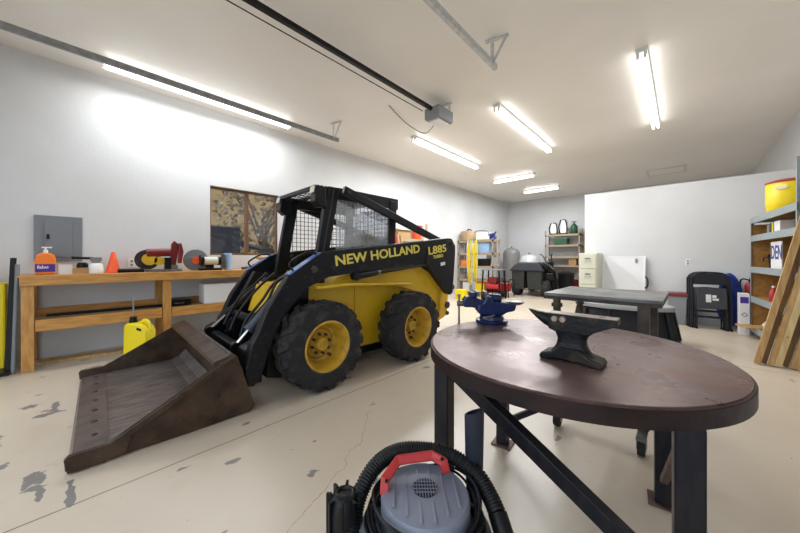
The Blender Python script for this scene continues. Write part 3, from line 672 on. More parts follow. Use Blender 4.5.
B().prism([(-.86, .435), (-.845, .455), (-.73, .486), (-.69, .465), (-.66, .36), (-.70, .40), (-.76, .42)], T0+.014, T1-.014, 'y').make('top_torque_tube', 'bucket', bucket, bevel=.006)
B().prism([(-1.575, .008), (-1.56, .034), (-1.40, .046), (-1.40, .034), (-1.55, .012)], T0+.014, T1-.014, 'y').make('cutting_edge', 'bucketcut', bucket)
B().prism([(-1.40, .034), (-1.40, .040), (-.86, .052), (-.78, .078), (-.72, .14), (-.71, .142), (-.76, .070), (-.86, .040)], T0+.015, T1-.015, 'y').make('bucket_floor', 'bucketfloor', bucket)
for i in range(8):
    y = T0+.12+i*.228; B().lathe([(.001, .047), (.016, .047), (.022, .04), (.024, .030)][::-1], (-1.47, y, .0), 'z', 12).make('plow_bolt', 'cartleg', bucket, smooth=40)
B().beam((-.735, T0+.02, .487), (-.735, T1-.02, .487), .022, .006, (1, 0, 0)).make('worn_edge', 'steel', bucket, label='shiny worn top edge')

# ---------------------------------------------------------------- round table
ph = math.radians(6); U = Vector((math.cos(ph), math.sin(ph), 0)); V_ = Vector((-U.y, U.x, 0))
TC = Vector((-.4235, 1.559, 0)); TR = .607; TZ = .81
rt = thing('round_table', 'round brown steel welding table on four square legs in the foreground', 'table', TC, ph)
B().lathe([(TR-.014, TZ-.02), (TR-.010, TZ-.001), (TR-.0115, TZ)], seg=96).make('tabletop', 'tabletop', rt, smooth=30)
B().lathe([(TR-.02, TZ-.062), (TR, TZ-.062), (TR, TZ-.008), (TR-.02, TZ-.008)], seg=96).make('rim_band', 'tablerim', rt, smooth=30, bevel=.0015)
B().lathe([(TR-.02, TZ-.008), (TR-.004, TZ-.008), (TR-.004, TZ-.006), (TR-.012, TZ-.0055)], seg=96, cap=False).make('weld_bead', 'rust', rt)
hx, hy = .398, .396
for sx, sy in ((-1, -1), (1, -1), (1, 1), (-1, 1)):
    lg = B().span(sx*hx-.034, sy*hy-.034, .01, sx*hx+.034, sy*hy+.034, TZ-.062).make('leg', 'tableleg', rt, bevel=.006)
    B().span(sx*hx-.06, sy*hy-.055, 0, sx*hx+.06, sy*hy+.055, .01).make('foot_plate', 'rust', lg)
B().beam((-hx+.04, -hy, TZ-.075), (hx-.03, -hy, .25), .055, .055, (0, 1, 0)).make('diagonal_brace', 'tableleg', rt, bevel=.005)
B().beam((hx-.05, hy, TZ-.13), (-hx+.03, hy, .16), .035, .035, (0, 1, 0)).make('diagonal_brace', 'tableleg', rt, bevel=.004)
B().beam((hx, hy-.05, .14), (hx, -hy+.05, TZ-.13), .03, .03, (1, 0, 0)).make('diagonal_brace', 'rust', rt, bevel=.004)
for (x, y) in ((-.6, 1.26), (-.18, 1.42), (-.32, 1.85), (-.10, 1.66)):
    p = Matrix.Rotation(-ph, 3, 'Z') @ (Vector((x, y, 0))-TC)
    B().cyl((p.x, p.y, TZ-.001), (p.x, p.y, TZ+.0006), .0075, seg=16).make('bolt_hole', 'black', rt)

# anvil: long axis along world X
av = thing('anvil', 'black iron anvil with bare face standing on the round table', 'anvil', (-.32, 1.345, TZ), math.radians(-1))
def ring(b, cx, z, lx, ly, n=20, e=2.6):
    r = []
    for k in range(n):
        a = 2*PI*k/n; c, s_ = math.cos(a), math.sin(a)
        r.append(b.bm.verts.new((cx+lx*math.copysign(abs(c)**(2/e), c), ly*math.copysign(abs(s_)**(2/e), s_), z)))
    return r
b = B(); rings = [ring(b, 0, z, lx, ly) for z, lx, ly in ((.03, .088, .046), (.05, .068, .04), (.07, .058, .035), (.09, .055, .033), (.11, .062, .034), (.125, .078, .035), (.145, .09, .035))]
for p, q in zip(rings, rings[1:]):
    for k in range(20): b.bm.faces.new((p[k], p[(k+1) % 20], q[(k+1) % 20], q[k]))
b.bm.faces.new(rings[0][::-1]); b.bm.faces.new(rings[-1])
b.make('waist', 'iron', av, smooth=60)
B().prism([(-.118, 0), (-.12, .014), (-.11, .026), (-.07, .036), (-.04, .06), (.04, .06), (.07, .036), (.11, .026), (.12, .014), (.118, 0), (.08, 0), (.05, .008), (-.05, .008), (-.08, 0)], -.05, .05, 'y').make('foot', 'iron', av, bevel=.012, smooth=60)
av.scale = (.93, .93, .97)
b = B()
b.prism([(-.085, .128), (-.085, .192), (.165, .192), (.165, .170), (.09, .135), (.07, .12), (-.06, .12)], -.036, .036, 'y')
b.make('body', 'iron', av, bevel=.004)
b = B(); hr = []
for (x, zc, w_, h_) in ((-.08, .155, .032, .032), (-.11, .163, .028, .027), (-.14, .174, .02, .018), (-.165, .186, .012, .009), (-.182, .195, .003, .002)):
    hr.append([b.bm.verts.new((x, w_*math.cos(2*PI*k/16), zc+h_*math.sin(2*PI*k/16))) for k in range(16)])
for p, q in zip(hr, hr[1:]):
    for k in range(16): b.bm.faces.new((p[k], p[(k+1) % 16], q[(k+1) % 16], q[k]))
b.bm.faces.new(hr[0][::-1]); b.bm.faces.new(hr[-1])
b.make('horn', 'iron', av, smooth=60)
B().span(-.083, -.034, .192, .163, .034, .194).make('face', 'ironface', av, label='bare worn steel face')
B().span(.10, -.010, .1935, .12, .010, .1946).make('hardy_hole', 'black', av); B().cyl((.138, .012, .1935), (.138, .012, .1946), .006).make('pritchel_hole', 'black', av)
for x in (-.058, -.026): B().cyl((x, -.036, .172), (x, -.046, .172), .013, .011).make('bolt_head', 'ironface', av, smooth=40)

# vise, axis along local x (jaws at -x)
vs = thing('bench_vise', 'blue bench vise with swivel base at the far edge of the round table', 'vise', (-.885, 1.80, TZ), math.radians(40))
vs.scale = (1.08, 1.08, 1.0)
B().lathe([(.085, 0), (.09, .006), (.09, .02), (.07, .026), (.066, .045), (.05, .05)], seg=36).make('swivel_base', 'blue', vs, smooth=40)
B().lathe([(.055, .028), (.056, .04)], seg=36, cap=False).make('scale_ring', 'steel', vs)
B().prism([(-.07, .05), (.05, .05), (.08, .07), (.125, .08), (.135, .125), (.05, .135), (.0, .14), (-.005, .172), (-.04, .172), (-.06, .13), (-.09, .12), (-.09, .08)], -.045, .045, 'y').cyl((-.02, 0, .155), (.055, 0, .15), .03).make('body', 'blue', vs, bevel=.012)
B().lathe([(.03, .115), (.048, .125), (.052, .135), (.046, .139)], (.135, 0, 0), 'z', 28).make('anvil_pad', 'steel', vs, smooth=40)
B().prism([(-.05, .085), (-.12, .10), (-.165, .10), (-.17, .14), (-.155, .165), (-.11, .168), (-.05, .14)], -.034, .034, 'y').prism([(-.09, .16), (-.125, .16), (-.13, .195), (-.095, .195)], -.045, .045, 'y').make('moving_jaw', 'blue', vs, bevel=.008)
B().span(-.05, -.05, .165, -.035, .05, .2).span(-.095, -.05, .17, -.08, .05, .2).make('jaw_plate', 'steel', vs)
B().cyl((-.165, 0, .12), (-.20, 0, .12), .018).make('screw', 'steel', vs)
B().cyl((-.19, 0, .17), (-.19, 0, -.015), .006).sphere((-.19, 0, .17), .011).sphere((-.19, 0, -.015), .011).make('handle', 'steel', vs)
B().cyl((.0, -.07, .06), (-.06, -.10, .05), .006).sphere((-.06, -.10, .05), .01).make('lock_lever', 'steel', vs)

# ---------------------------------------------------------------- welding cart behind
ct = thing('welding_cart', 'square grey steel-topped table on casters behind the round table', 'table', (-.435, 2.84, 0), math.radians(-1))
B().span(-.345, -.36, .93, .355, .36, .952).make('tabletop', 'carttop', ct, bevel=.002)
B().span(-.35, -.35, .905, .35, -.32, .93).span(-.35, .32, .905, .35, .35, .93).span(-.35, -.32, .905, -.32, .32, .93).span(.32, -.32, .905, .35, .32, .93).make('frame', 'cartleg', ct)
for sx, sy in ((-1, -1), (1, -1), (1, 1), (-1, 1)):
    lx, ly = sx*.26, sy*.33
    lg = (B().cyl((lx, ly, .12), (lx, ly, .93), .026) if sx < 0 else B().span(lx-.03, ly-.03, .12, lx+.03, ly+.03, .93)).make('leg', 'cartleg', ct)
    if sx < 0: B().cyl((lx, ly, .85), (lx, ly, .875), .038).cyl((lx, ly, .80), (lx, ly, .815), .036).make('collar', 'cartleg', lg)
    if True:
        cx = lx+(.04 if sx < 0 else 0); cy = ly-(.12 if sy < 0 else .06)
        k = B().span(cx-.025, cy-.045, .10, cx+.025, ly+.035, .12).span(cx-.025, cy-.02, .04, cx-.02, cy+.04, .11).span(cx+.02, cy-.02, .04, cx+.025, cy+.04, .11).make('caster_fork', 'steel', ct)
        B().cyl((cx-.018, cy, .052), (cx+.018, cy, .052), .052).make('caster_wheel', 'rubber', k, smooth=40)
for yy in (-.33, .30): B().span(-.26, yy, .14, .26, yy+.03, .17).make('lower_rail', 'cartleg', ct)

# ---------------------------------------------------------------- shop vacuum
vc = thing('shop_vacuum', 'grey shop vacuum with red handle and black corrugated hose in front of the round table', 'vacuum', (-.545, .69, 0), math.radians(43))
# local x = right in the picture, y = away
B().lathe([(.15, .05), (.175, .07), (.195, .36), (.20, .39), (.19, .395)], seg=48).make('tank', 'vacgrey', vc, smooth=40)
B().lathe([(.19, .395), (.197, .41), (.19, .435), (.15, .45)], seg=48).make('tank_lid', 'vacgrey', vc, smooth=40)
for a in range(4):
    an = PI/4+a*PI/2; cx, cy = .17*math.cos(an), .17*math.sin(an)
    B().cyl((cx, cy, .05), (cx, cy, .10), .03).cyl((cx-.015, cy, .025), (cx+.015, cy, .025), .025).make('caster', 'blackplastic', vc)
B().lathe([(.16, .42), (.15, .45), (.132, .47), (.128, .50)], seg=48).make('motor_housing', 'vacdark', vc, smooth=40)
hd = B().lathe([(.128, .50), (.128, .532), (.122, .542), (.06, .548), (.001, .55)], seg=56).make('motor_cover', 'vacgrey', vc, smooth=50)
for i in range(6):
    x = -.09+i*.036; h = math.sqrt(max(0, .112**2-x*x))
    for y0, y1 in (((-h, -.045), (.045, h*.8)) if abs(x) < .045 else ((-h*.9, h*.7),)):
        B().span(x-.0035, y0, .54, x+.0035, y1, .5495).make('molded_rib', 'vacgrey', hd, bevel=.001)
gr = B().cyl((0, .005, .548), (0, .005, .5515), .036, seg=32).make('vent_grille', 'blackplastic', vc)
g = B()
for i in range(9):
    x = -.032+i*.008; h = math.sqrt(max(.0001, .036**2-x*x)); g.span(x-.0012, .005-h, .551, x+.0012, .005+h, .553)
for i in range(4):
    y = -.02+i*.0135; h = math.sqrt(max(.0001, .036**2-y*y)); g.span(-h, .005+y-.001, .551, h, .005+y+.001, .5535)
g.make('grille_bars', 'vacgrey', gr)
b = B(); hp = [(-.118, .005, .525), (-.116, .02, .565), (-.078, .062, .592), (.028, .075, .598), (.062, .055, .59), (.068, .05, .56)]
P_ = [Vector(p) for p in hp]
prev = None
for i, p in enumerate(P_):
    d = (P_[min(i+1, 5)]-P_[max(i-1, 0)]).normalized(); sd = d.cross(Vector((0, -.8, .6))).normalized(); up_ = Vector((0, -.8, .6))
    ringv = [b.bm.verts.new(p+sd*a_*.014+up_*c_*.016) for a_, c_ in ((-1, -1), (1, -1), (1, 1), (-1, 1))]
    if prev:
        for k in range(4): b.bm.faces.new((prev[k], prev[(k+1) % 4], ringv[(k+1) % 4], ringv[k]))
    else: b.bm.faces.new(ringv[::-1])
    prev = ringv
b.bm.faces.new(prev)
b.make('handle', 'red', vc, bevel=.005)
for x, y, z in ((-.112, .0, .572), (.055, .045, .606)): B().cyl((x, y, z), (x+.001, y-.004, z+.004), .005, seg=10).make('handle_screw', 'blackplastic', vc)
# power cord wound round the head
for i in range(14):
    b = B(); pts = []
    for k in range(33):
        a = 2*PI*k/32+.4*i; rr = .139+.007*(i % 4)+.004*math.sin(3*a+i)
        pts.append((rr*math.cos(a)*1.05, rr*math.sin(a)-.004, .43+.0075*i+.012*math.sin(2*a+i)-.03*(i % 4 > 2)))
    b.tube(pts, .0042, 6, 2).make('cord_loop', 'hose', vc, smooth=60)
HW = [(-.70, .54, .42), (-.715, .585, .50), (-.72, .66, .552), (-.70, .745, .567), (-.64, .81, .567), (-.56, .845, .565), (-.48, .862, .54), (-.425, .845, .512), (-.385, .82, .49)]
inv = Matrix.Rotation(-math.radians(43), 3, 'Z')
loc = lambda p: tuple(inv @ (Vector(p)-Vector((-.545, .69, 0))))
B().tube([loc(p) for p in HW], .0235, 16, 8, ribs=.0085).make('hose', 'hose', vc, smooth=70)
cuff = [(-.385, .82, .49), (-.35, .795, .455), (-.31, .765, .41), (-.28, .74, .35)]
B().tube([loc(p) for p in cuff], .027, 18, 3).make('hose_cuff', 'blackplastic', vc, smooth=60)
B().tube([loc(p) for p in ((-.335, .784, .438), (-.327, .777, .428))], .031, 18, 0).make('cuff_ring', 'blackplastic', vc, smooth=60)
# intake elbow with ribs on the left
kx, ky, _ = loc((-.735, .545, 0))
b = B().lathe([(.036, .36), (.046, .38), (.046, .47), (.042, .505), (.033, .52), (.022, .524), (.019, .518), (.001, .516)], (kx, ky, 0), 'z', 24)
for k in range(8):
    a = 2*PI*k/8; b.box(kx+.046*math.cos(a), ky+.046*math.sin(a), .455, .016, .008, .13, rz=a)
b.lathe([(.044, .36), (.051, .37), (.051, .40), (.044, .405)], (kx, ky, 0), 'z', 24)
b.make('exhaust_diffuser', 'blackplastic', vc, smooth=40)
B().beam((kx, ky, .38), (-.10, -.02, .37), .07, .07).make('diffuser_arm', 'blackplastic', vc, bevel=.01)
# crevice tool in its holder
tp = loc((-.492, .88, 0))
b = B(); A = []
for (z, hx_, hy_, sk_) in ((.33, .022, .020, 0), (.55, .029, .016, 0), (.705, .032, .013, 0), (.722, .032, .013, 1)):
    A.append([b.bm.verts.new((tp[0]+hx_*math.cos(t), tp[1]+hy_*math.sin(t), z+(.010*math.cos(t) if z > .7 else 0))) for t in [2*PI*k/20 for k in range(20)]])
for p, q in zip(A, A[1:]):
    for k in range(20): b.bm.faces.new((p[k], p[(k+1) % 20], q[(k+1) % 20], q[k]))
b.bm.faces.new(A[0][::-1])
r_ = [b.bm.verts.new(Vector(v.co)*1) for v in A[-1]]
cen = sum((v.co for v in A[-1]), Vector())/20
r2 = [b.bm.verts.new(cen+(v.co-cen)*.82+Vector((0, 0, 0))) for v in A[-1]]; r3 = [b.bm.verts.new(cen+(v.co-cen)*.8-Vector((0, 0, .08))) for v in A[-1]]
for v in r_: b.bm.verts.remove(v)
for k in range(20):
    b.bm.faces.new((A[-1][k], A[-1][(k+1) % 20], r2[(k+1) % 20], r2[k])); b.bm.faces.new((r2[k], r2[(k+1) % 20], r3[(k+1) % 20], r3[k]))
b.bm.faces.new(r3)
b.make('crevice_tool', 'navyplastic', vc, smooth=50)
B().beam((tp[0], tp[1], .35), (tp[0]*.6, tp[1]*.6, .35), .05, .04).make('tool_holder', 'vacgrey', vc, bevel=.006)

# ---------------------------------------------------------------- against the partition
fcab = thing('file_cabinet', 'putty coloured four drawer file cabinet at the end of the partition', 'file cabinet', (-1.385, 7.52, 0))
B().span(-.2, -.30, 0, .12, .34, 1.32).make('body', 'cream', fcab, bevel=.006)
for i in range(4):
    d = B().span(-.18, -.315, .04+i*.32, .10, -.30, .345+i*.32).make('drawer', 'cream', fcab, bevel=.006)
    B().tube([(-.09, -.316, .20+i*.32), (-.085, -.34, .20+i*.32), (.005, -.34, .20+i*.32), (.01, -.316, .20+i*.32)], .007, 6, 2).make('handle', 'darksteel', d)
    B().span(-.09, -.319, .235+i*.32, .01, -.315, .262+i*.32).make('label_holder', 'steel', d)
B().cyl((.09, -.31, 1.29), (.09, -.302, 1.29), .01, seg=12).make('lock', 'steel', fcab)
wb = thing('white_board', 'blank white board leaning on the partition beside the file cabinet', 'board', (-.90, 7.72, 0))
B().prism([(-.06, 0), (-.03, 0), (.14, 1.25), (.11, 1.25)], -.34, .34, 'x').make('panel', 'paper', wb)
b = B()
for x in (-.35, .35): b.beam((x, -.05, .0), (x, .12, 1.25), .025, .03, (0, 1, 0))
b.beam((-.35, .12, 1.25), (.35, .12, 1.25), .03, .025); b.make('frame', 'white', wb)
B().span(.20, .08, 1.12, .235, .10, 1.21).make('clip', 'darksteel', wb)
B().tube([(.36, .02, .62), (.40, .0, .66), (.40, .02, .80), (.36, .06, .84)], .014, 8, 3).make('hinge_arm', 'blackplastic', wb)
tk = thing('stock_tub', 'long upturned black tub with grey top on the floor behind the cart', 'tub', (-.68, 5.78, 0), math.radians(3))
B().lathe([(.66, 0), (.68, .02), (.66, .04), (.58, .44), (.55, .46)], sc=(1, .55), seg=56).make('tub_shell', 'tankblack', tk, smooth=50)
B().lathe([(.56, .455), (.61, .46), (.61, .515), (.58, .53), (.50, .52), (.001, .52)], sc=(1, .55), seg=56).make('top_rim', 'tanklid', tk, smooth=50)
for a in range(10):
    an = 2*PI*a/10+.1; c, s_ = math.cos(an), math.sin(an)*.55
    B().beam((.672*c, .672*s_, .04), (.60*c, .60*s_, .44), .05, .03).make('molded_rib', 'tankblack', tk, bevel=.008)
sb = thing('storage_tote', 'grey plastic tote with dark red lid against the partition', 'tote', (-.06, 7.68, 0))
B().prism([(-.11, -.12), (.11, -.12), (.11, .12), (-.11, .12)], 0, .52, 'z', [(-.14, -.15), (.14, -.15), (.14, .15), (-.14, .15)]).make('bin', 'greyplastic', sb, bevel=.012)
B().span(-.155, -.165, .515, .155, .165, .575).make('lid', 'darkred', sb, bevel=.012)
# folded chairs
def folding_chair(label, x, y, rz, lean):
    t = thing('folding_chair', label, 'folding chair', (x, y, 0), rz, 'folding chairs leaning on the partition')
    hl = lambda z: lean*z   # lean towards the wall
    def arch(w, top, y0, r, nm, m, z0=0):
        pts = [(-w, y0+hl(z0), z0), (-w*.98, y0+hl(top-.18), top-.18)]
        for k in range(1, 10):
            a = PI*k/10; pts.append((-w*.98*math.copysign(abs(math.cos(a))**.6, math.cos(a)), y0+hl(top-.18+.18*math.sin(a)), top-.18+.18*math.sin(a)**.8))
        pts += [(w*.98, y0+hl(top-.18), top-.18), (w, y0+hl(z0), z0)]
        return B().tube(pts, r, 8, 3).make(nm, m, t, smooth=60)
    arch(.235, .97, 0, .012, 'frame', 'chairgrey')
    arch(.185, .70, -.03, .010, 'leg_frame', 'chairgrey')
    b = B(); n = 9; F_ = []
    for (z, w) in ((.76, .215), (.82, .215), (.89, .205), (.935, .17), (.952, .12)): F_.append((z, w))
    for (z0, w0), (z1, w1) in zip(F_, F_[1:]):
        b.quad((-w0, hl(z0)-.012, z0), (w0, hl(z0)-.012, z0), (w1, hl(z1)-.012, z1), (-w1, hl(z1)-.012, z1))
        b.quad((-w0, hl(z0)+.004, z0), (w0, hl(z0)+.004, z0), (w1, hl(z1)+.004, z1), (-w1, hl(z1)+.004, z1))
    b.quad((-.215, hl(.76)-.012, .76), (.215, hl(.76)-.012, .76), (.215, hl(.76)+.004, .76), (-.215, hl(.76)+.004, .76))
    b.make('backrest', 'chairgrey', t)
    s_ = B().box(0, hl(.52)-.045, .53, .36, .028, .35, rx=-math.atan(lean)).make('seat', 'chairseat', t, bevel=.012)
    B().cyl((-.19, hl(.30)-.02, .30), (.19, hl(.30)-.02, .30), .009).cyl((-.19, hl(.20)-.02, .2), (.19, hl(.20)-.02, .2), .009).make('cross_bar', 'chairgrey', t)
    for x_ in (-.235, .235, -.185, .185): B().cyl((x_, -.03 if abs(x_) < .2 else 0, 0), (x_, -.025 if abs(x_) < .2 else .003, .03), .015, seg=12).make('rubber_foot', 'blackplastic', t)
    return t
ch = folding_chair('front charcoal folding chair with white sticker, leaning in the stack on the partition', .37, 7.38, math.radians(6), .10)
B().box(-.04, -.010, .53, .065, .003, .13, rx=-.1).box(.03, -.006, .565, .05, .003, .045, rx=-.1).box(.045, -.010, .515, .075, .003, .035, rx=-.1).make('sticker', 'paper', ch, label='white block sticker')
for i, l in enumerate(('charcoal folding chair second from the front of the leaning stack', 'charcoal folding chair third from the front of the leaning stack', 'charcoal folding chair farthest back, touching the partition')):
    c = copy_tree(ch, None, l); c.location = (.35-.022*i, 7.42+.05*i, 0)
    for k in list(c.children):
        if k.name.startswith('sticker'): bpy.data.objects.remove(k)
b = B().sphere((0, 0, 0), 1, (.15, .10, .47), 28)
for v in b.bm.verts:
    a = math.atan2(v.co.y, v.co.x); v.co.x *= 1+.12*math.sin(5*a+9*v.co.z); v.co.y *= 1+.12*math.sin(4*a+7*v.co.z)
bb = b.make('blue_tarp_bag', 'darkblue', None, (.60, 7.77, .49), smooth=60)
tag(bb, 'tall crumpled blue bag behind the folding chairs', 'bag')
bx = thing('carton', 'white printed carton standing beside the shelf post', 'box', (.725, 7.36, 0))
B().span(-.055, -.12, 0, .055, .12, .65).make('box_body', 'paper', bx, bevel=.003)
B().span(-.045, -.1215, .50, .045, -.12, .60).make('printed_patch', 'textpurple', bx); B().tube([(-.03, -.122, .32), (0, -.122, .35), (.03, -.122, .32), (0, -.122, .29), (-.03, -.122, .32)], .004, 6, 3).make('printed_mark', 'textblue', bx)
fe = thing('fire_extinguisher', 'red fire extinguisher behind the white carton', 'fire extinguisher', (.84, 7.80, .45))
B().lathe([(.05, 0), (.06, .01), (.06, .30), (.04, .35), (.02, .36)], seg=24).make('cylinder', 'red', fe, smooth=50)
B().cyl((0, 0, .36), (0, 0, .40), .016).beam((0, -.02, .41), (0, -.10, .43), .02, .012).make('valve', 'blackplastic', fe)
B().tube([(0, 0, .39), (-.08, 0, .41), (-.11, -.01, .33), (-.085, -.01, .1)], .011, 8).make('hose', 'blackplastic', fe)
B().span(-.02, .055, .1, .02, .1, .3).make('wall_bracket', 'steel', fe)

# ---------------------------------------------------------------- grey shelf unit, right; local x = depth (to the wall), y = towards the camera (-)
sh = thing('shelving_unit', 'grey steel shelving unit with particle board decks against the right wall', 'shelf', (.79, 7.28, 0), math.radians(4.5))
SL, SD = 1.83, .44
for (x, y) in ((0, 0), (SD-.04, 0), (0, -SL+.04), (SD-.04, -SL+.04)):
    top = 1.84 if y == 0 else 2.35
    B().span(x, y-.04, 0, x+.003, y, top).span(x, y-.003 if y == 0 else y-.04, 0, x+.04, y if y == 0 else y-.037, top).make('post', 'shelfgrey', sh)
for i, z in enumerate((1.80, 1.52, 1.04, .58, .12)):
    B().span(-.004, -SL, z-.045, .012, 0, z+.045).span(SD-.012, -SL, z-.03, SD, 0, z+.03).span(0, -.012, z-.03, SD, 0, z+.03).span(0, -SL, z-.03, SD, -SL+.012, z+.03).make('shelf_beam', 'shelfgrey', sh)
    B().span(.012, -SL+.012, z+.018, SD-.012, -.012, z+.034).make('deck', 'particle', sh)
B().span(.02, -.018, .02, SD-.01, -.013, 1.74).make('end_panel', 'particle', sh)
def on_shelf(dx, dy, z): 
    a = math.radians(4.5); return (.79+dx*math.cos(a)-dy*math.sin(a), 7.28+dx*math.sin(a)+dy*math.cos(a), z)
SR = math.radians(4.5)
z1 = 1.834
cl = thing('water_cooler', 'yellow drink cooler with red lid on top of the grey shelving', 'cooler', on_shelf(.215, -.70, z1), SR)
cl.scale = (1.1,)*3
B().lathe([(.165, 0), (.175, .01), (.185, .10), (.187, .12), (.187, .36), (.18, .37)], seg=48).make('barrel', 'jug', cl, smooth=40)
B().lathe([(.19, .365), (.192, .385), (.12, .41), (.03, .42), (.001, .42)], seg=48).make('lid', 'red', cl, smooth=40)
B().lathe([(.1885, .09), (.1885, .096)], seg=48, cap=False).make('seam', 'cord', cl)
an = math.radians(-120)
o = B().lathe([(.055, 0), (.055, .006), (.045, .009)], (0, 0, 0), 'z', 28, (1, .5)).make('badge', 'dustcap', cl)
o.matrix_local = Matrix.Translation((.186*math.cos(an), .186*math.sin(an), .30)) @ Matrix.Rotation(an+PI/2, 4, 'Z') @ Matrix.Rotation(PI/2, 4, 'X')
for i, (nm, mm, sx, sy, sz, dx, dy, lab, cat) in enumerate([
    ('small_carton', 'grey', .10, .10, .14, .12, -.52, 'small grey carton on the second shelf, leftmost of the row', 'box'),
    ('spray_can_box', 'blackplastic', .10, .07, .16, .12, -.63, 'narrow black box between grey carton and yellow box', 'box'),
    ('narrow_box', 'jug', .10, .05, .16, .12, -.70, 'narrow yellow box on the second shelf', 'box'),
    ('green_box', 'green', .10, .05, .17, .12, -.765, 'narrow green box right of the yellow box on the second shelf', 'box'),
    ('printed_carton', 'paper', .16, .22, .16, .14, -.93, 'wide white carton with red mark at the right of the second shelf', 'box')]):
    tag(B().span(-sx/2, -sy/2, 0, sx/2, sy/2, sz).make(nm, mm, None, on_shelf(dx, dy, 1.554), SR, bevel=.003), lab, cat)
cu = thing('plastic_cup', 'black ribbed cup on the middle shelf beside the white sign', 'cup', on_shelf(.10, -.60, 1.074))
B().lathe([(.03, 0), (.034, .005), (.05, .19), (.054, .195), (.05, .198), (.046, .19)], seg=24).make('cup_body', 'blackplastic', cu, smooth=50)
B().tube([(-.04, 0, .15), (-.08, 0, .16), (-.09, 0, .10)], .007, 8, 3).make('handle', 'blackplastic', cu)
sg = thing('lettered_sign', 'white sign with blue letters propped on the middle shelf', 'sign', on_shelf(.06, -.90, 1.074), SR)
sg.scale = (1, 1.1, 1.35)
B().span(-.005, -.20, 0, .005, .17, .27).make('board', 'paper', sg)
text('sign_letters', 'DEN', .19, 'textblue', sg, Matrix.Translation((-.0065, .165, .10)) @ Matrix.Rotation(-PI/2, 4, 'Z') @ Matrix.Rotation(PI/2, 4, 'X'), .001, .004)
pk = thing('pink_bottle', 'pink red bottle on the fourth shelf behind the leaning lumber', 'bottle', on_shelf(.10, -.62, .614))
B().lathe([(.04, 0), (.042, .01), (.042, .13), (.015, .17), (.015, .19)], seg=20).make('bottle_body', 'red', pk, smooth=50)
B().cyl((0, 0, .19), (0, 0, .215), .017).make('cap', 'white', pk)
tag(B().box(0, 0, .009, .34, .30, .018).make('scrap_board', 'lumber', None, on_shelf(.02, -.20, .156), .3), 'scrap of wood board on the bottom shelf by the post', 'board')
b = B().sphere((0, 0, .07), .075, (1, 1, .95), 16)
for v in b.bm.verts: v.co += Vector([random.gauss(0, .009) for _ in range(3)])
tag(b.make('crumpled_paper', 'paper', None, on_shelf(.12, -.42, .156)), 'crumpled white paper bundle on the bottom shelf', 'paper')
# leaning lumber
LB = [(.630, 5.345, 'lumber', 'tan board leaning on the shelving, leftmost of the leaning row', .055),
      (.680, 5.392, 'lumberdark', 'narrow dark board just right of the leftmost leaning board', .05),
      (.730, 5.345, 'lumber', 'tan board left of the pale nail-holed leaning board', .04),
      (.780, 5.345, 'lumberpale', 'pale nail-holed board in the middle of the leaning row', .055),
      (.832, 5.392, 'lumberdark', 'dark brown board right of the pale nail-holed board', .06),
      (.895, 5.345, 'lumber', 'tan board leaning second from the right end of the row', .06),
      (.962, 5.392, 'lumber', 'tan board leaning farthest right beside the shelf post', .06)]
for i, (x, y, m, lab, wd) in enumerate(LB):
    o = B().beam((x, y, 0.012), (x+.40, y, 2.02), wd, .038, (0, 1, 0))
    t = o.make('lumber_board', m, None, bevel=.002)
    tag(t, lab, 'board', 'lumber leaning on the shelving')
    if i == 3:
        for z in (.35, .8, 1.4): B().cyl((x+.40*z/2.02, y-.021, z), (x+.40*z/2.02, y-.018, z), .006, seg=10).make('nail_hole', 'black', t)

# ---------------------------------------------------------------- far left shelf, facing the camera
def rack(name, lab, x0, x1, y, depth, top, levels, m, along='x'):
    t = thing(name, lab, 'shelf', (x0, y, 0), 0 if along == 'x' else PI/2)
    L = x1-x0
    for x in (0, L-.04):
        for yy in (0, depth-.04): B().span(x, yy, 0, x+.04, yy+.04, top).make('post', m, t)
    for z in levels: B().span(0, 0, z-.07, L, depth, z).make('shelf_board', m, t)
    return t
_before = set(bpy.data.objects)
rack('storage_rack', 'beige storage rack loaded with bags and tools in the far left corner', -5.64, -4.36, 8.75, .5, 1.85, (.10, .52, .96, 1.39, 1.81), 'shelfbeige')
wk = thing('wicker_basket', 'tan wicker basket on top of the far rack', 'basket', (-5.36, 8.98, 1.81))
B().lathe([(.20, 0), (.24, .02), (.27, .30), (.25, .33)], sc=(1, .8), seg=28).make('basket_body', 'tan', wk, smooth=50)
B().tube([(-.05, -.05, .31), (.0, -.04, .38), (.08, 0, .37), (.12, 0, .31)], .02, 8, 4).make('strap', 'blackplastic', wk)
wc = thing('white_chest', 'white cooler with grey carry handle on the rack beside the wicker basket', 'cooler', (-4.78, 8.98, 1.81))
B().span(-.24, -.15, 0, .22, .15, .24).make('body', 'white', wc, bevel=.03)
B().tube([(-.25, -.16, .18), (-.2, -.17, .30), (.2, -.17, .28), (.24, -.16, .12)], .018, 8, 4).make('handle', 'grey', wc)
bc = tag(B().span(-4.56, 8.9, 1.81, -4.44, 9.1, 2.02).make('blue_tub', 'darkblue', bevel=.01), 'small blue tub on top of the far rack, right of the white cooler', 'tub')
tag(B().beam((-4.48, 8.82, 1.85), (-4.28, 8.8, 2.05), .03, .03).make('black_tool_handle', 'blackplastic'), 'black tool handle sticking up from the rack top', 'tool')
tag(B().span(-5.0, 8.85, 1.39, -4.55, 9.15, 1.71).make('blue_storage_box', 'lightblue', bevel=.01), 'light blue box on the rack shelf below the white cooler', 'box')
tag(B().span(-4.95, 8.8, .96, -4.6, 9.1, 1.2).make('black_crate', 'blackplastic', bevel=.01), 'black crate in the middle shelf of the far rack', 'crate')
tag(B().span(-5.55, 8.8, .96, -5.3, 9.1, 1.15).make('orange_bin', 'orange', bevel=.01), 'orange bin on the middle shelf of the far rack', 'bin')
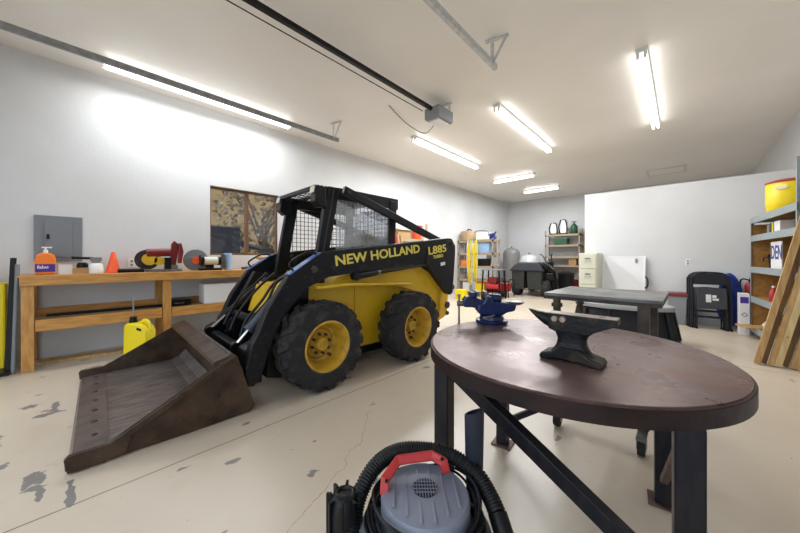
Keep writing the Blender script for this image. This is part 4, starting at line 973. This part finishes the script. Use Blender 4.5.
for i, (x, r, m, l) in enumerate(((-5.4, .09, 'steel', 'coil of grey cable on the lower rack shelf at the left'), (-5.2, .08, 'blackplastic', 'coil of black cable next to the grey one on the rack'), (-4.75, .1, 'galv', 'coil of silver hose on the lower rack shelf at the right'))):
    tag(B().tube([(x+r*math.cos(a), 8.86, .53+r+.02+r*math.sin(a)) for a in [2*PI*k/16 for k in range(17)]], .02, 8, 2).make('cable_coil', m, smooth=60), l, 'coil')
tag(B().span(-5.0, 8.8, .10, -4.7, 9.0, .40).make('yellow_crate', 'jug', bevel=.01), 'yellow crate on the bottom shelf of the far rack', 'crate')
tag(B().span(-5.02, 8.81, .40, -4.68, 9.02, .48).make('red_tray', 'cone', bevel=.01), 'orange red tray on the yellow crate', 'tray')
tag(B().span(-5.5, 8.82, .10, -5.25, 9.0, .42).make('white_bucket_box', 'paper', bevel=.01), 'white box on the bottom shelf of the far rack', 'box')
# hanging yellow cords
for i, (x, lab) in enumerate(((-5.13, 'yellow extension cord hanging from the rack front, left coil'), (-4.93, 'yellow extension cord hanging from the rack front, right coil'))):
    b = B()
    for k in range(5):
        w_ = .03+.015*k; zt = 1.83-.03*k; zb = .55-.12*(k % 3)+.1*i
        b.tube([(x, 8.72, zt), (x+w_, 8.70-.01*k, zt-.15), (x+w_*.8+.02*math.sin(k), 8.70-.01*k, (zt+zb)/2), (x+w_*.6, 8.70-.01*k, zb+.1), (x, 8.70, zb), (x-w_*.6, 8.70-.01*k, zb+.1), (x-w_*.8, 8.70-.01*k, (zt+zb)/2), (x-w_, 8.70-.01*k, zt-.15), (x, 8.72, zt)], .011, 6, 5)
    tag(b.make('extension_cord', 'cord', smooth=60), lab, 'cord', 'yellow cords hanging on the rack')
tag(B().tube([(-5.22, 8.7, 1.83), (-5.26, 8.7, 1.2), (-5.20, 8.7, .5), (-5.12, 8.7, .35), (-5.05, 8.7, .6), (-5.03, 8.7, 1.2), (-5.05, 8.7, 1.8)], .014, 8).make('white_rope', 'paper', smooth=60), 'white rope hanging in front of the yellow cords', 'rope')
for o in set(bpy.data.objects)-_before:
    if o.parent is None: o.location.y += .22
tag(B().span(-4.98, 7.75, 0, -4.70, 8.0, .28).make('yellow_tote', 'jug', bevel=.02), 'bright yellow tote on the floor behind the loader tail', 'tote')
# nearer rack behind the loader boom
rack('storage_rack', 'beige wall rack partly hidden behind the loader boom', 0, 1.6, 0, .42, 1.75, (.10, .6, 1.15, 1.72), 'shelfbeige', 'y').location = (-5.22, 5.4, 0)
tag(B().span(-5.6, 5.6, 1.72, -5.3, 6.1, 1.95).make('open_carton', 'kraft', bevel=.004), 'brown carton with pale flaps on the wall rack behind the cab', 'box')
tag(B().span(-5.62, 5.55, 1.95, -5.25, 6.12, 1.98).make('yellow_cloth', 'cream'), 'pale folded cloth on top of the brown carton', 'cloth')
ob = thing('orange_bucket', 'orange red bucket with black lid above the loader lift link', 'bucket', (-5.42, 6.5, 1.72))
B().lathe([(.12, 0), (.15, .36), (.155, .37)], seg=24).make('pail', 'cone', ob, smooth=50)
B().lathe([(.16, .365), (.16, .39), (.05, .41)], seg=24).make('lid', 'red', ob, smooth=50)
tag(B().span(-5.5, 6.68, 1.72, -5.28, 6.98, 1.92).make('white_tub', 'white', bevel=.01), 'white tub beside the orange bucket on the wall rack', 'tub')
tag(B().cyl((-5.42, 6.93, 1.72), (-5.42, 6.93, 2.2), .03).make('wood_post', 'lumber'), 'upright wooden post at the end of the wall rack', 'post')
for i, (m, y) in enumerate((('red', 5.36), ('tan', 5.45), ('kraft', 5.56))):
    tag(B().tube([(-5.18, y, 1.80), (-5.17, y+.02, 1.55), (-5.18, y, 1.2)], .04, 8).make('hanging_glove', m, smooth=60), ('red', 'tan', 'brown')[i]+' work glove hanging at the near end of the wall rack', 'glove')

# back left corner
tkk = thing('pressure_tank', 'tall grey pressure tank in the far left corner', 'tank', (-5.08, 12.1, 0))
B().lathe([(.24, 0), (.24, .12), (.31, .16), (.33, .25), (.33, 1.38), (.30, 1.50), (.18, 1.60), (.05, 1.64), (.001, 1.64)], seg=40).make('vessel', 'tankgrey', tkk, smooth=50)
B().lathe([(.333, .5), (.333, .52)], seg=40, cap=False).make('weld_seam', 'grey', tkk)
B().cyl((0, 0, 1.64), (0, 0, 1.69), .03).make('valve', 'steel', tkk)
B().span(-.03, -.336, .9, .03, -.328, 1.0).make('name_plate', 'steel', tkk)
dm = thing('propane_tank', 'grey dome-topped tank behind the lawn mower', 'tank', (-4.32, 11.95, 0))
B().lathe([(.28, 0), (.36, .05), (.38, .2), (.38, 1.0), (.36, 1.15), (.27, 1.28), (.1, 1.35), (.001, 1.36)], seg=40).make('vessel', 'galv', dm, smooth=50)
B().cyl((0, 0, 1.35), (0, 0, 1.42), .03).make('valve', 'steel', dm)
mb = thing('meter_box', 'grey control box on the left wall beyond the far rack', 'control box', (XL, 11.35, 1.25))
B().span(0, -.25, 0, .2, .25, .85).make('housing', 'grey', mb, bevel=.01)
B().span(.2, -.2, .35, .208, .2, .8).make('door', 'greyplastic', mb); B().cyl((.205, 0, .6), (.22, 0, .6), .05).make('dial', 'blackplastic', mb)
wt = thing('machine_stand', 'small steel stand with grey top beside the mower', 'stand', (-4.17, 8.62, 0))
B().span(-.30, -.22, .85, .30, .22, .88).make('top', 'grey', wt)
for x in (-.28, .28):
    for y in (-.18, .18): B().beam((x*1.05, y*1.1, 0), (x*.9, y, .85), .035, .035, (0, 1, 0)).make('leg', 'black', wt)
B().span(-.28, -.2, .2, .28, .2, .23).make('lower_shelf', 'black', wt)
rc = thing('air_compressor', 'red air compressor under the small steel stand', 'compressor', (-4.17, 8.62, .23))
B().cyl((-.2, 0, .12), (.2, 0, .12), .12).make('tank', 'red', rc, smooth=50)
B().box(0, 0, .32, .26, .2, .18).make('motor', 'darkred', rc, bevel=.02); B().box(.12, -.05, .25, .1, .08, .1).make('regulator', 'blackplastic', rc, bevel=.01)
gm = thing('generator', 'red portable engine in black frame between the stand and the mower', 'generator', (-4.05, 9.22, 0))
B().box(0, 0, .3, .22, .3, .26).make('engine', 'red', gm, bevel=.02)
b = B()
for x in (-.17, .17): b.tube([(x, -.2, .0), (x, -.2, .5), (x, .2, .5), (x, .2, 0)], .014, 8, 3)
b.cyl((-.17, -.2, .5), (.17, -.2, .5), .012)
b.make('frame', 'black', gm)
B().cyl((-.1, -.22, .12), (.1, -.22, .12), .1).make('wheel', 'rubber', gm)

# ride-on mower with twin bags, seen from behind
mw = thing('riding_mower', 'ride-on mower seen from behind with twin dark grass bags and hood', 'lawn mower', (-3.62, 10.05, 0), math.radians(3))
b = B()
b.prism([(-.58, .80), (.50, .80), (.40, .98), (.28, 1.08), (-.26, 1.08), (-.42, .98)], -.3, .32, 'y')
b.make('bagger_hood', 'hood', mw, bevel=.04)
for x0, x1 in ((-.50, -.09), (-.02, .44)): B().prism([(x0, .80), (x1, .80), (x1-.02, .22), (x0+.03, .22)], -.26, .26, 'y').make('grass_bag', 'bag', mw, bevel=.02)
B().span(-.4, .3, .3, .4, 1.5, .55).prism([(-.28, .5), (.28, .5), (.26, .85), (-.26, .85)], .85, 1.5, 'y').make('body', 'green', mw, bevel=.03)
B().span(-.22, .35, .6, .22, .75, .68).span(-.22, .35, .68, .22, .42, .98).make('seat', 'blackplastic', mw, bevel=.03)
for x in (-.38, .50): B().lathe([(.12, -.11), (.24, -.12), (.26, -.08), (.26, .08), (.24, .12), (.12, .11)], (x, .0, .26), 'x', 32).make('tire', 'rubber', mw, smooth=40)
for x in (-.35, .35): B().lathe([(.08, -.08), (.18, -.08), (.2, 0), (.18, .08), (.08, .08)], (x, 1.4, .2), 'x', 28).make('tire', 'rubber', mw, smooth=40)
B().tube([(.30, -.1, .95), (.45, -.05, .96), (.62, .10, .78), (.66, .2, .45), (.62, .4, .18)], .12, 16, 6, ribs=.05).make('discharge_chute', 'blackplastic', mw, smooth=50)
B().span(.48, -.05, .52, .72, .2, .75).make('blower_housing', 'black', mw, bevel=.03)

# back shelf
rack('storage_rack', 'tan open storage rack against the back wall beside the partition end', -3.92, -2.72, 12.5, .5, 2.28, (.12, .5, .95, 1.28, 1.72, 2.12), 'shelfbeige')
for i, (x, h, l) in enumerate(((-3.62, .42, 'white backpack sprayer on the back rack top, left of the pair'), (-3.28, .52, 'white backpack sprayer with black straps, right of the pair'))):
    t = thing('backpack_sprayer', l, 'sprayer', (x, 12.62, 2.12), 0, 'sprayers on the back rack')
    B().span(-.11, -.08, .03, .11, .10, h).make('tank', 'white', t, bevel=.03)
    for s in (-1, 1): B().tube([(s*.11, -.06, .02), (s*.14, -.13, h*.5), (s*.08, -.1, h+.02)], .022, 8, 5).make('shoulder_strap', 'blackplastic', t)
    B().cyl((0, 0, h), (0, 0, h+.04), .05).make('cap', 'blackplastic', t)
    B().span(-.12, -.1, 0, .12, .12, .04).make('base', 'blackplastic', t)
gb = thing('green_sprayer', 'dark green tank sprayer at the right end of the back rack top', 'sprayer', (-2.95, 12.7, 2.12))
B().lathe([(.10, 0), (.12, .02), (.12, .28), (.06, .36), (.03, .4)], seg=24).make('tank', 'green', gb, smooth=50)
B().cyl((0, 0, .4), (0, 0, .45), .02).span(-.08, -.015, .44, .08, .015, .465).make('pump_handle', 'blackplastic', gb)
tag(B().span(-3.6, 12.55, 1.72, -3.15, 12.9, 1.98).make('green_tool_box', 'green', bevel=.02), 'green tool box on the upper shelf of the back rack', 'tool box')
tag(B().span(-3.1, 12.55, .95, -2.85, 12.85, 1.22).make('brown_crate', 'kraft', bevel=.01), 'brown box on the middle shelf of the back rack', 'box')
tag(B().span(-2.6, 12.6, 0, -2.3, 13.0, 2.25).make('dark_cabinet', 'lumberdark'), 'narrow dark cabinet between the back rack and the partition', 'cabinet')
tag(B().span(-3.15, 12.52, .12, -2.8, 12.85, .38).make('red_tool_box', 'darkred', bevel=.02), 'dark red tool box on the bottom of the back rack', 'tool box')
tr_ = thing('trash_can', 'black bin standing in front of the back rack', 'bin', (-3.05, 12.0, 0))
B().lathe([(.22, 0), (.26, .62), (.28, .64)], seg=28).make('can', 'tankblack', tr_, smooth=50)
B().lathe([(.285, .64), (.285, .68), (.1, .74)], seg=28).make('lid', 'tankblack', tr_, smooth=50)
gr_ = thing('garden_tiller', 'black engine tiller beside the back rack', 'tiller', (-3.63, 12.08, .0))
B().box(0, 0, .9, .24, .24, .34).cyl((0, 0, .45), (0, 0, .75), .05).span(-.25, -.2, .0, .25, .2, .45).make('engine', 'blackplastic', gr_, bevel=.02)
B().tube([(-.1, 0, 1.0), (-.2, -.1, 1.3), (-.3, -.15, 1.35)], .018, 8).tube([(.1, 0, 1.0), (.1, -.1, 1.3), (.15, -.15, 1.35)], .018, 8).make('handlebar', 'blackplastic', gr_)
